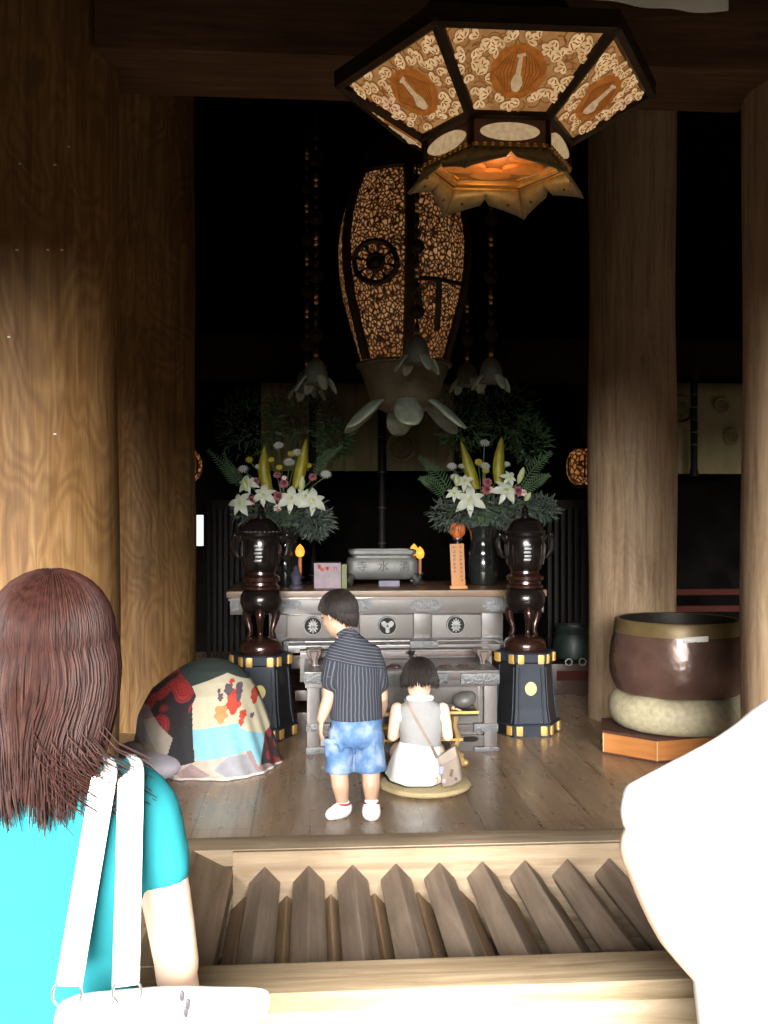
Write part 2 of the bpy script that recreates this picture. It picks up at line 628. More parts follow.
# dark lattice at the left back, dark red rails at right
def lattice(x0, x1, Yl, y0, y1, n, label):
    mb = MB()
    a, b = at(x0, y0, Yl), at(x1, y1, Yl)
    z0 = max(0.0, b.z)
    fr = MB()
    fr.span((a.x, Yl - .03, a.z - .08), (b.x, Yl + .03, a.z)); fr.span((a.x, Yl - .03, z0), (b.x, Yl + .03, z0 + .1))
    o = thing('lattice_screen', label, 'screen', ((a.x + b.x) / 2, Yl, z0))
    pieces(fr, 'rail', M_DARKWOOD, o, smooth=0)
    for i in range(n):
        x = a.x + (b.x - a.x) * (i + .5) / n
        m = MB(); m.box((x, Yl, (a.z + z0) / 2), (.035, .04, a.z - z0 - .1), None, .006)
        m.build('bar', plain('black_lacquer', (0, 0, 0)), o)
    return o
lattice(206, 246, 9.0, 500, 700, 7, 'black barred screen standing right of the left rear pillar')
lattice(546, 586, 9.0, 500, 700, 6, 'black barred screen standing left of the right rear pillar')
M_REDLAC = plain('red_lacquer', (.030, .006, .004), .7, var=.2, spec=.08)
a, b = at(664, 592, 9.2), at(790, 608, 9.2)
rl = thing('railing', 'dark red two barred railing between the right pillars, behind the bronze bowl', 'railing', ((a.x + b.x) / 2, 9.2, 0))
for z in (a.z, b.z):
    m = MB(); m.span((a.x, 9.17, z - .03), (b.x, 9.25, z + .03), .01); m.build('rail', M_REDLAC, rl)
for xx in (a.x + .05, b.x - .05):
    m = MB(); m.span((xx - .035, 9.185, 0), (xx + .035, 9.235, a.z + .06), .005); m.build('post', M_DARKWOOD, rl)
# black cabinet with a red front and a green patinated vessel on it, behind the right stand
Yk = 8.35
mb = MB(); a, b = at(552, 664, Yk), at(600, 700, Yk)
mb.span((a.x, Yk, 0), (b.x, Yk + .5, a.z), .01)
cb = tag(mb.build('low_chest', plain('chest_dark', (.03, .016, .013), .3, coat=.3)), 'dark red lacquered low chest behind the right censer stand', 'chest')
m = MB(); m.span((a.x + .04, Yk - .015, .12), (b.x - .02, Yk + .01, a.z - .06), .006); dr = m.build('door', M_REDLAC, cb)
m = MB()
for xx in (.33, .62):
    xq = a.x + (b.x - a.x) * xx
    m.torus((xq, Yk - .025, .28), .028, .006, 16, 6, Matrix.Rotation(PI / 2, 3, 'X'))
pieces(m, 'pull_ring', plain('dull_silver', (.5, .5, .48), .35, .9), dr, 'silvery pull ring')
m = MB(); c_ = at(574, 664, Yk + .2)
h_ = Z(628, Yk + .2) - a.z
m.lathe([(.12, 0), (.17, .03), (.19, h_ * .5), (.15, h_ * .8), (.17, h_), (.15, h_), (.13, h_ * .8), (.16, h_ * .5), (.1, .04)], (c_.x, Yk + .2, a.z), 24)
vs = tag(m.build('patinated_vessel', plain('green_patina', (.012, .020, .017), .5, .4, var=.5)), 'dark green vessel on the low red chest behind the right stand', 'vessel')
m = MB(); m.torus((c_.x, Yk + .2, a.z + h_), .16, .014, 24, 8); m.build('rim', plain('green_patina', (0, 0, 0)), vs)
# ------------------------------------------------------------------ hexagonal lantern, top right
M_BRONZE = plain('dark_bronze', (.040, .026, .016), .42, .7, var=.4, scale=9)
M_PATINA = plain('grey_green_patina', (.20, .23, .17), .6, .25, var=.35, scale=14)
M_GOLD = plain('gilt_metal', (.75, .46, .14), .32, .85, var=.2, scale=30)
M_CHAIN = plain('black_iron', (.02, .017, .014), .5, .6)

M_RELIEF = glow('amber_lit_ground', (.27, .12, .036), LAMP_PANEL, (.38, .19, .068), 22)
M_LEAFE = glow('leaf_outline', (.15, .055, .014), LAMP_PANEL, (.20, .08, .022), 30)
M_LEAFC = glow('cream_lit_leaf', (.70, .48, .26), LAMP_PANEL, (.50, .30, .13), 26)
M_FLORC = glow('rosy_lit_petal', (.66, .43, .26), LAMP_PANEL, (.52, .29, .15), 30)
def carve(mb, org, u, v, n, inside, seed):
    """flowers and leaves carved in relief over a panel"""
    r = random.Random(seed)
    def tear(c, a, L, W, mi):
        d = u * math.cos(a) + v * math.sin(a); s_ = n.cross(d)
        for k, (sc_, h0, h1, m_) in enumerate(((1.22, .001, .006, 1), (1.0, .006, .010, mi))):
            pts = []
            for i in range(11):
                t_ = 2 * PI * i / 11
                x = .5 - .5 * math.cos(t_)
                pts.append(c + d * (L * (.5 + (x - .5) * sc_)) + s_ * (W * sc_ * math.sin(t_) * (.6 + .5 * x)) + n * h0)
            mb.mi = m_; mb.prism(pts, n * (h1 - h0))
        # midrib
        mb.mi = 1; mb.tube([c + d * L * .2 + n * .0105, c + d * L * .62 + n * .0105], .0022, 4)
    cs = []
    for t_ in range(4000):
        x, y = r.uniform(-.3, .3), r.uniform(-.2, .2)
        if not inside(x, y, .012): continue
        if any((x - a) ** 2 + (y - b) ** 2 < (.014 + q) ** 2 for a, b, q in cs): continue
        fl_ = r.random() < .5 and inside(x, y, .034)
        q = .028 if fl_ else .008
        if any((x - a) ** 2 + (y - b) ** 2 < (.013 + q + q2) ** 2 for a, b, q2 in cs): continue
        cs.append((x, y, q))
        c = org + u * x + v * y; ph = r.uniform(0, 6)
        if fl_:
            for k in range(5): tear(c + (u * math.cos(ph + k * 1.257) + v * math.sin(ph + k * 1.257)) * .006, ph + k * 1.257, .032, .013, 3)
            mb.mi = 1; mb.ball(c + n * .008, (.007, .007, .007), 8, 5)
        else:
            for k in range(r.choice((2, 3, 3))): tear(c, ph + k * 1.0, r.uniform(.026, .036), .0105, 2)
            # curling vine
            mb.mi = 1
            mb.tube([c + (u * math.cos(ph + 3.3 + q_ * .5) + v * math.sin(ph + 3.3 + q_ * .5)) * (.012 + .006 * q_) + n * .004 for q_ in range(5)], .0026, 4)
    mb.mi = 0
M_ORANGE = glow('amber_lit_carving', (.42, .13, .018), LAMP_PANEL * .75, (.26, .075, .010), 40)
M_CREAM = glow('cream_lit_inset', (.62, .45, .25), LAMP_PANEL * .8, (.45, .30, .15), 60)
M_UNDER = glow('amber_lit_base', (.20, .07, .012), LAMP_PANEL * .7, (.07, .025, .006), 18)

LY = 3.5
lc = at(497, 512, LY); lcx = lc.x
R1, R2, z1, z2, z3 = .555, .255, 3.045, 2.865, 2.765
HA = [-PI * 2 / 3 + PI / 3 * k for k in range(6)]
def hp(r, z, k, y0=LY, x0=None):
    a = HA[k % 6]
    return Vector((lcx + r * math.cos(a), y0 + r * math.sin(a), z))
lan = thing('hanging_lantern', 'large hexagonal lantern with glowing carved flower panels hanging at the top right', 'lantern', (lcx, LY, 2.67))
# dark frame: rim, canopy above, slanted ribs
mb = MB()
for k in range(6):
    for (r, z, w) in ((R1, z1, .022), (R2 + .01, z2, .016)):
        mb.tube([hp(r, z, k), hp(r, z, k + 1)], w, 6); mb.ball(hp(r, z, k), w, 8, 6)
    mb.tube([hp(R1, z1, k), hp(R2, z2, k)], .021, 6)
    mb.tube([hp(R2, z2, k), hp(R2, z3, k)], .014, 6)
def hexring(r, z): return [hp(r, z, k) for k in range(6)]
mb.rings([hexring(R1 + .02, z1 + .012), hexring(R1 + .022, z1 + .045), hexring(R1 - .06, z1 + .07), hexring(.36, z1 + .14), hexring(.20, z1 + .36), hexring(.08, z1 + .60), hexring(.05, z1 + .75)], True, (True, True))
mb.build('frame', M_BRONZE, lan, smooth=25)
mb = MB()
mb.tube([(lcx, LY, z1 + .74), (lcx, LY, 4.45)], .012, 8)
for i in range(9): mb.torus((lcx, LY, z1 + .80 + i * .075), .03, .008, 12, 6, Matrix.Rotation(PI / 2, 3, 'X') @ Matrix.Rotation((i % 2) * PI / 2, 3, 'Y'))
mb.build('chain', M_CHAIN, lan)
for k in range(6):
    a, b, c, d = hp(R1 - .01, z1 - .004, k), hp(R1 - .01, z1 - .004, k + 1), hp(R2 + .02, z2 + .008, k + 1), hp(R2 + .02, z2 + .008, k)
    n = (b - a).cross(d - a).normalized()
    mid = (a + b + c + d) / 4
    if n.dot(mid - Vector((lcx, LY, z1 + 1))) < 0: n = -n
    mb = MB()
    # round medallion: scalloped amber disc with a lute
    u = (b - a).normalized(); v = n.cross(u).normalized()
    if v.dot((d + c) / 2 - (a + b) / 2) < 0: v = -v
    mc = (a + b) / 2 + ((d + c) / 2 - (a + b) / 2) * .50
    mb.rings([[p - n * .004 for p in q] for q in (( a, b), (d, c))], False, (False, False))
    mb.rings([[p + n * .0 for p in q] for q in ((a, b), (d, c))], False, (False, False))
    quad = [((p - mc).dot(u), (p - mc).dot(v)) for p in (a, b, c, d)]
    def inside(x, y, mg):
        if x * x + y * y < (.092 + mg) ** 2: return False
        for (x1, y1), (x2, y2) in zip(quad, quad[1:] + quad[:1]):
            ex, ey = x2 - x1, y2 - y1; L = math.hypot(ex, ey)
            sd_ = (ex * (y - y1) - ey * (x - x1)) / L
            sc0 = (ex * (0 - y1) - ey * (0 - x1)) / L
            if sd_ * (1 if sc0 > 0 else -1) < mg + .018: return False
        return True
    carve(mb, mc, u, v, n, inside, 40 + k)
    pn = mb.build('panel', [M_RELIEF, M_LEAFE, M_LEAFC, M_FLORC], lan, smooth=20)
    pn['label'] = 'glowing carved trapezoid panel'
    m = MB()
    out = []
    for i in range(48):
        t_ = 2 * PI * i / 48
        r = .088 * (1 + .05 * abs(math.sin(t_ * 6)))
        out.append(mc + n * .004 + u * math.cos(t_) * r + v * math.sin(t_) * r)
    m.prism(out, n * .008)
    me = m.build('medallion', M_ORANGE, pn, smooth=20)
    me['label'] = 'amber scalloped medallion'
    m = MB()
    for q in range(-7, 8):
        if abs(q) < 2: continue
        x_ = q * .0105
        yl = (.082 ** 2 - x_ ** 2) ** .5 * .9
        m.tube([mc + n * .0125 + u * x_ * .75 - v * yl, mc + n * .0125 + u * x_ * 1.12, mc + n * .0125 + u * x_ * .75 + v * yl], .0016, 4)
    gr = m.build('groove', glow('amber_groove', (.22, .06, .010), LAMP_PANEL * .7), pn); gr['kind'] = 'stuff'
    # lute on the disc
    m = MB()
    for s_, r_ in ((.05, .017), (.035, .022), (.02, .02)):
        m.ball(mc + n * .012 + v * s_, (.02, .02, .02) if s_ == .035 else (.015,) * 3, 10, 8)
    m.tube([mc + n * .014 + v * .03, mc + n * .014 - v * .055], [.009, .006], 8)
    m.tube([mc + n * .014 - v * .055 - u * .012, mc + n * .014 - v * .062 + u * .014], .005, 6)
    lu = m.build('lute', M_CREAM, pn, smooth=40)
    lu['label'] = 'pale lute carving'
    # collar under the panels: pale oval inset with a gilt lip
    a, b = hp(R2, z2 - .012, k), hp(R2, z2 - .012, k + 1)
    cc, dd = hp(R2, z3, k + 1), hp(R2, z3, k)
    m = MB(); m.rings([[a, b], [dd, cc]], False, (False, False))
    col = m.build('collar', plain('rosy_bronze', (.22, .10, .07), .5, .3), lan, smooth=0, solid=.01)
    o = (a + b + cc + dd) / 4
    nn = Vector((o.x - lcx, o.y - LY, 0)).normalized(); uu = (b - a).normalized()
    m = MB(); m.prism([o - nn * .012 + uu * math.cos(t_ * PI / 16) * .10 + Vector((0, 0, .030 * math.sin(t_ * PI / 16))) for t_ in range(32)], nn * .024)
    m.build('inset', M_CREAM, col, smooth=0)['label'] = 'pale oval inset'
    m = MB(); m.tube([dd + nn * .004, cc + nn * .004], .010, 6)
    for q in range(9):
        m.ball(dd.lerp(cc, (q + .5) / 9) + nn * .010, .009, 8, 6)
    m.build('gilt_lip', M_GOLD, col)['label'] = 'gilt beaded lip'
    # skirt: a flaring petal with a cusped lower edge
    top = [dd.lerp(cc, i / 16) + Vector((0, 0, -.004)) for i in range(17)]
    tl, tr = hp(.315, 2.668, k), hp(.315, 2.668, k + 1)
    bot = []
    for i in range(17):
        q = i / 16
        lift = (1 - abs(2 * q - 1)) ** .75 * .052 + (.018 if i == 8 else 0)
        p = tl.lerp(tr, q); 
        inn = Vector((lcx - p.x, LY - p.y, 0)).normalized() * lift * .35
        bot.append(p + Vector((0, 0, lift)) + inn)
    m = MB(); m.rings([top, [t_.lerp(b_, .5) - nn * .008 for t_, b_ in zip(top, bot)], bot], False, (False, False))
    sk = m.build('skirt', plain('green_gilt', (.20, .165, .085), .5, .3, var=.3, scale=30), lan, solid=.006)
    sk['label'] = 'cusped gilt skirt petal'
    m = MB()
    for q in (.22, .78):
        m.ball(tl.lerp(tr, q) + Vector((0, 0, .045)) - nn * .03, .007, 8, 6)
    pieces(m, 'rivet', M_BRONZE, sk)
# lit base plate and gilt ledge inside the skirt
m = MB(); m.rings([hexring(.235, z3 + .03), hexring(.235, z3 + .045)], True)
m.build('base_plate', M_UNDER, lan, smooth=0)['label'] = 'amber lit base plate'
m = MB()
for k in range(6):
    m.tube([hp(.238, z3 + .012, k), hp(.238, z3 + .012, k + 1)], .013, 6)
    m.tube([hp(.222, z3 + .028, k), hp(.222, z3 + .028, k + 1)], .008, 6)
m.build('ledge', M_GOLD, lan)['label'] = 'gilt ledge'
m = MB()
for k in range(6):
    p = (hp(.14, z3 + .028, k) + hp(.14, z3 + .028, k + 1)) / 2
    m.prism([p + Vector((math.cos(q) * .075, math.sin(q) * .045, 0)) for q in [i * PI / 10 for i in range(20)]], (0, 0, -.012))
m.build('carving', M_ORANGE, lan, smooth=0)
# the lamp inside throws its light down through the open base
def lamp(name, loc, col, e, r=.05):
    l = D.lights.new(name, 'POINT'); l.color = col; l.energy = e; l.shadow_soft_size = r
    o = D.objects.new(name, l); COL.objects.link(o); o.location = loc
    return o
lamp('lantern_bulb', (lcx, LY, z3 - .02), (1, .55, .22), LAMP_BULB, .04)

# ------------------------------------------------------------------ big bronze lantern in the middle
BY = 6.4
bcx = at(404, 512, BY).x
S = BY / 1000
prof_px = [(131, 15), (136, 30), (146, 40), (160, 44), (180, 47), (200, 56), (225, 63), (250, 66), (275, 65), (300, 61), (325, 54), (345, 48), (362, 43), (366, 44)]
prof = [(r * S, 1.55 + (512 - y) * S) for y, r in prof_px]
big = thing('bronze_lantern', 'huge barrel shaped bronze lantern with glowing openwork sides hanging in the middle', 'lantern', (bcx, BY, 1.55 + 82 * S))
def lattice_glow(name, scale, col, strength, width=.10):
    t = NT(name)
    v = t.coord('Object', (1, 1, .8))
    dn = t.n('ShaderNodeTexNoise'); dn.inputs['Scale'].default_value = 14; t.l(v, dn.inputs['Vector'])
    va = t.n('ShaderNodeVectorMath', operation='MULTIPLY_ADD')
    t.l(dn.outputs['Color'], va.inputs[0]); va.inputs[1].default_value = (.05, .05, .05); t.l(v, va.inputs[2])
    vo = t.n('ShaderNodeTexVoronoi', feature='DISTANCE_TO_EDGE'); vo.inputs['Scale'].default_value = scale
    t.l(va.outputs[0], vo.inputs['Vector'])
    mask = t.ramp(vo.outputs['Distance'], [(width - .05, (.03, .02, .012)), (width + .16, (1, 1, 1))])
    big_n = t.noise(t.coord('Object'), 3.0, 3)
    lit = t.ramp(big_n, [(.35, (col[0] * .55, col[1] * .42, col[2] * .30)), (.62, col)])
    t.base((.045, .03, .02))
    t.set(Metallic=.4, Roughness=.5)
    t.l(t.mix(1.0, mask, lit, 'MULTIPLY'), t.b.inputs['Emission Color'])
    t.b.inputs['Emission Strength'].default_value = strength
    t.bump(mask, -.5, .01)
    return t.m
M_LATT = lattice_glow('openwork_lit', 42, (.60, .29, .12), LAMP_BIG, .13)
ribs = [-PI / 2 + PI / 3 * k for k in range(6)]
body_prof = prof[4:13]
def pr_at(z):
    for (r0, za), (r1, zb_) in zip(body_prof, body_prof[1:]):
        if zb_ <= z <= za: return r0 + (r1 - r0) * (za - z) / (za - zb_)
    return body_prof[0][0]
fine = []
for i in range(41):
    z = body_prof[0][1] + (body_prof[-1][1] - body_prof[0][1]) * i / 40
    fine.append((pr_at(z), z))
panels = []
for k in range(6):
    a0, a1 = ribs[k] + .02, ribs[k] + PI / 3 - .02
    mb = MB()
    rows = [[Vector((bcx + r * math.cos(a0 + (a1 - a0) * i / 12), BY + r * math.sin(a0 + (a1 - a0) * i / 12), z)) for i in range(13)] for r, z in fine]
    mb.rings(rows, False, (False, False))
    if k in (0, 5): panels.append((k, bvh_of(mb)))
    pn = mb.build('panel', M_LATT, big, solid=.006)
    pn['label'] = 'glowing openwork panel'
    if k == 5: panel_left = pn
    if k == 0: panel_right = pn
    m = MB()
    m.tube([(bcx + (r + .006) * math.cos(ribs[k]), BY + (r + .006) * math.sin(ribs[k]), z) for r, z in fine[::2]], .036, 8)
    m.build('rib', M_BRONZE, big)
bvL = [b for k, b in panels if k == 5][0]; bvR = [b for k, b in panels if k == 0][0]
# dharma wheel on the left panel
m = MB()
def onp(b, px, py, off=.018): return onto(b, px, py, off)
cxw, cyw = 376, 262
for rr_, th in ((21, .020), (7, .020)):
    pts = [onp(bvL, cxw + rr_ * math.cos(t_ * PI / 16), cyw + rr_ * math.sin(t_ * PI / 16)) for t_ in range(33)]
    pts = [p for p in pts if p is not None]
    m.tube(pts, th, 6)
for k in range(8):
    aa = k * PI / 4 + .2
    pts = [onp(bvL, cxw + q * math.cos(aa), cyw + q * math.sin(aa)) for q in (4, 11, 17, 21, 25)]
    pts = [p for p in pts if p is not None]
    if len(pts) > 2: m.tube(pts, [.016, .008, .013, .018, .010][:len(pts)], 6)
hb = onp(bvL, cxw, cyw); m.ball(hb, .038, 12, 8)
m.build('wheel_emblem', M_BRONZE, panel_left)['label'] = 'dark eight spoked wheel'
m = MB()
def seg_(pts, r): 
    pts = [onp(bvR, *p) for p in pts]; pts = [p for p in pts if p is not None]
    if len(pts) > 1: m.tube(pts, r, 6)
seg_([(413, 279), (425, 278), (438, 279), (450, 282), (460, 284)], .018)
seg_([(438, 279), (438, 295), (437, 312), (436, 330)], .024)
seg_([(430, 290), (447, 292)], .010); seg_([(429, 304), (446, 306)], .010); seg_([(430, 318), (444, 320)], .010)
seg_([(419, 288), (420, 300), (421, 318)], .016)
m.build('pavilion_emblem', M_BRONZE, panel_right)['label'] = 'dark pavilion shaped ornament'
# caps
mb = MB()
mb.lathe([(r, z) for r, z in prof[:5]][::-1] + [(.05, 1.55 + 384 * S), (.03, 1.55 + 392 * S)], (bcx, BY, 0), 36)
mb.torus((bcx, BY, prof[4][1]), prof[4][0] + .005, .022, 36, 8)
mb.build('top_cap', M_BRONZE, big)
mb = MB(); mb.tube([(bcx, BY, 1.55 + 390 * S), (bcx, BY, 4.8)], .018, 8); mb.build('hanging_rod', M_CHAIN, big)
mb = MB()
zc = prof[-1][1]
mb.lathe([(.12, 1.55 + 100 * S), (.19, 1.55 + 106 * S), (.215, 1.55 + 112 * S), (.25, 1.55 + 128 * S), (.285, zc - .02), (.295, zc + .01)], (bcx, BY, 0), 36)
mb.torus((bcx, BY, zc + .005), .292, .016, 36, 8)
mb.build('bottom_cap', plain('olive_bronze', (.085, .070, .042), .5, .4, var=.3), big)
def leaf(mb, base, ang, length, width, drop, curl=.06, n=10, w=6, tip=.15, start=0.0):
    """a curved pointed leaf that leaves base outward at angle ang and droops"""
    o = Vector(base); d = Vector((math.cos(ang), math.sin(ang), 0)); s_ = Vector((-math.sin(ang), math.cos(ang), 0))
    rows = []
    for i in range(n + 1):
        q = i / n
        p = o + d * (length * (q + start)) + Vector((0, 0, -drop * q ** 1.3 + curl * math.sin(q * PI)))
        ww = width * (.55 + .45 * math.sin(min(1, q * 1.4) * PI / 2)) * max(0.0, 1 - max(0, (q - .45) / .56) ** 2.2) ** .5 * (1 - tip * q)
        ww = max(ww, .006)
        rows.append([p + s_ * ww * (2 * j / w - 1) + Vector((0, 0, -.25 * ww * (2 * j / w - 1) ** 2 + .04 * ww * math.cos((2 * j / w - 1) * 9))) for j in range(w + 1)])
    mb.rings(rows, False, (False, False))
for k in range(6):
    mb = MB()
    leaf(mb, (bcx, BY, 1.55 + 114 * S), -PI / 2 + PI / 3 * k, .25, .10, .20, .004, 12, 6, .1, start=.70)
    p_ = mb.build('petal', M_PATINA, big, solid=.012)
    p_['label'] = 'grey green drooping petal'

# ------------------------------------------------------------------ bead strings with bronze bells around it
def bead_string(px, ytop, ybell, Y, label, rng):
    b = at(px, ybell, Y)
    root = thing('hanging_ornament', label, 'ornament', b, 'bead strings around the big bronze lantern')
    sc_ = Y / 1000
    ztop = 4.78
    zs = b.z + 20 * sc_
    mb = MB()
    mb.tube([(b.x, Y, zs), (b.x, Y, ztop)], .006, 6)
    mb.build('cord', M_CHAIN, root)
    mb = MB(); z = zs + .02; i = 0
    mg = MB()
    while z < at(px, ytop, Y).z:
        if i % 6 in (0, 1):
            mg.ball((b.x, Y, z), (.015, .015, .017), 8, 6); z += .036
        elif i % 6 == 3:
            mb.torus((b.x, Y, z + .03), .036, .009, 14, 6, Matrix.Rotation(PI / 2, 3, 'X')); mb.ball((b.x, Y, z + .03), (.034, .008, .034), 10, 6); z += .11
        else:
            mb.ball((b.x, Y, z), (.017, .017, .030), 8, 6); z += .064
        i += 1
    pieces(mb, 'dark_bead', M_BRONZE, root)
    pieces(mg, 'gilt_bead', M_GOLD, root, 'gilt bead')
    mb = MB()
    mb.lathe([(.012, .17), (.03, .155), (.055, .13), (.072, .08), (.078, .02), (.086, .0), (.078, .0), (.06, .06), (.02, .12)], (b.x, Y, b.z), 20)
    bell = mb.build('bell', plain('dull_green_bronze', (.095, .105, .075), .55, .3, var=.3), root)
    for k in range(4):
        mb = MB(); leaf(mb, (b.x, Y, b.z + .05), -PI / 2 + .4 + PI / 2 * k, .085, .042, .10, .02, 8, 4, start=.7)
        mb.build('leaf', M_PATINA, bell, solid=.006)
    return root
rg = random.Random(5)
bead_string(316, 128, 384, 6.4, 'bead string with bronze bell hanging left of the big bronze lantern', rg)
bead_string(491, 165, 383, 6.4, 'bead string with bronze bell hanging right of the big bronze lantern', rg)
bead_string(417, 170, 364, 5.7, 'bead string with bell hanging in front of the big bronze lantern', rg)
bead_string(467, 300, 386, 7.1, 'bead string with bell half hidden behind the right side of big bronze lantern', rg)
bead_string(307, 140, 392, 7.1, 'farther bead string at left, close behind the left bell', rg)

# ------------------------------------------------------------------ small round lanterns beside the rear pillars
M_LATT2 = lattice_glow('openwork_lit_small', 26, (.62, .27, .09), LAMP_BIG * 1.2, .12)
def round_lantern(px, py, Y, r, label):
    c = at(px, py, Y)
    root = thing('round_lantern', label, 'lantern', (c.x, Y, c.z - r * 1.15), 'small round lanterns beside the rear pillars')
    mb = MB(); mb.lathe([(r * .45, -r * 1.02), (r * .78, -r * .8), (r * .96, -r * .4), (r, 0), (r * .96, r * .4), (r * .78, r * .8), (r * .45, r * 1.02)], (c.x, Y, c.z), 28)
    mb.build('body', M_LATT2, root)['label'] = 'glowing openwork globe'
    mb = MB()
    for k in range(6):
        a = k * PI / 3 + .3
        mb.tube([(c.x + rr_ * math.cos(a), Y + rr_ * math.sin(a), c.z + zz) for rr_, zz in ((r * .46, -r * 1.02), (r * .98, -r * .4), (r * 1.02, 0), (r * .98, r * .4), (r * .46, r * 1.02))], .009, 6)
    mb.build('rib', M_BRONZE, root)
    mb = MB(); mb.lathe([(r * .5, r), (r * .62, r * 1.05), (r * .2, r * 1.3), (.012, r * 1.6)], (c.x, Y, c.z), 20); mb.tube([(c.x, Y, c.z + r * 1.5), (c.x, Y, 4.8)], .006, 6)
    mb.lathe([(r * .3, -r * 1.2), (r * .55, -r * 1.08), (r * .5, -r)], (c.x, Y, c.z), 20)
    mb.build('cap', M_BRONZE, root)
round_lantern(584, 467, 8.6, .155, 'small glowing round lantern peeking out left of the right rear pillar')
round_lantern(187, 466, 8.6, .13, 'small glowing round lantern almost hidden by the left rear pillar')
# ------------------------------------------------------------------ altar table
M_LAC = plain('taupe_lacquer', (.060, .051, .047), .36, var=.14, scale=7, coat=.25)
M_LACD = plain('brown_lacquer_edge', (.046, .026, .020), .38, var=.2, scale=9, coat=.2)
M_PANEL = plain('pale_altar_panel', (.074, .066, .061), .45, var=.1, scale=6)
M_SILV = plain('worn_silver_fitting', (.075, .078, .082), .40, .5, var=.35, scale=34, bump=.6, bscale=70)
M_TOPB = wood('altar_top_board', (.09, .05, .025), (.135, .078, .04), (.17, .10, .055), rough=.4, scale=(.7, 9, 9), bump=.08)
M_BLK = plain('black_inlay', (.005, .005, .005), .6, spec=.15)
M_SILVB = plain('bright_silver', (.13, .132, .135), .4, .5, var=.3)
RX = Matrix.Rotation(PI / 2, 3, 'X')

YU, YT0, YL2 = 7.42, 7.33, 6.42
def px_span(mb, p0, q0, p1, q1, Yf, depth, bevel=.006):
    """a block whose front face fills the photo rectangle on the plane Yf"""
    a, b = at(p0, q0, Yf), at(p1, q1, Yf)
    mb.span((a.x, Yf, b.z), (b.x, Yf + depth, a.z), bevel)
    return mb
ax0 = at(228, 590, YT0); ax1 = at(545, 590, YT0)
altar = thing('altar_table', 'long taupe lacquered altar table with silver fittings and round crests', 'altar', ((ax0.x + ax1.x) / 2, 7.6, 0))
ztop = Z(590.5, YT0)
m = MB(); m.span((ax0.x - .01, YT0 - .02, Z(597, YT0)), (ax1.x + .01, 8.35, ztop), .006)
m.build('tabletop', M_TOPB, altar)['label'] = 'brown wooden top board'
m = MB(); px_span(m, 230, 597.5, 544, 612.5, YT0 + .01, 1.0)
m.box(((at(228, 0, YT0).x + at(545, 0, YT0).x) / 2, YT0 + .005, Z(599, YT0)), (at(545, 0, YT0).x - at(228, 0, YT0).x, .012, .012))
band = m.build('top_band', M_LAC, altar)
m = MB()
for (a, b) in ((282, 301), (343, 372), (409, 441), (483, 507), (230, 240), (533, 544)):
    p = at((a + b) / 2, 605, YT0 + .005); wdt = (b - a) * YT0 * 1e-3; hh = 12 * YT0 * 1e-3
    pts = []
    for i in range(28):
        t_ = 2 * PI * i / 28
        pts.append((math.copysign(abs(math.cos(t_)) ** .55, math.cos(t_)) * wdt / 2 * (1 + .05 * math.cos(4 * t_)), math.copysign(abs(math.sin(t_)) ** .7, math.sin(t_)) * hh / 2))
    m.prism(pts, (0, .012, 0), None, p)
pieces(m, 'silver_fitting', M_SILV, band, 'embossed silver fitting')
# frieze with three framed panels
m = MB(); px_span(m, 269, 612, 503, 641, YU + .03, .9)
m.build('frieze', M_LACD, altar)
for (a, b) in ((287, 345), (360, 413), (432, 481)):
    m = MB(); px_span(m, a, 615, b, 638, YU + .015, .05)
    pn = m.build('frieze_panel', M_PANEL, altar); pn['label'] = 'pale framed frieze panel'
    m = MB()
    A, B_ = at(a - 1.5, 613.5, YU + .005), at(b + 1.5, 639.5, YU + .005)
    for (p, q) in (((A.x, A.z), (B_.x, A.z)), ((A.x, B_.z), (B_.x, B_.z))):
        m.span((p[0] - .006, YU, p[1] - .006), (q[0] + .006, YU + .03, q[1] + .006), .003)
    for xx in (A.x, B_.x): m.span((xx - .008, YU, B_.z), (xx + .008, YU + .03, A.z), .003)
    m.build('moulding', M_LACD, pn)
for (a, b) in ((271, 285), (346, 359), (414, 431), (482, 503)):
    m = MB(); px_span(m, a, 612, b, 641, YU - .01, .08)
    col_ = m.build('upright', M_LAC, altar)
    m = MB(); px_span(m, a + 1, 635, b - 1, 641, YU - .02, .03, .004); m.build('foot_fitting', M_SILV, col_)['label'] = 'silver foot fitting'
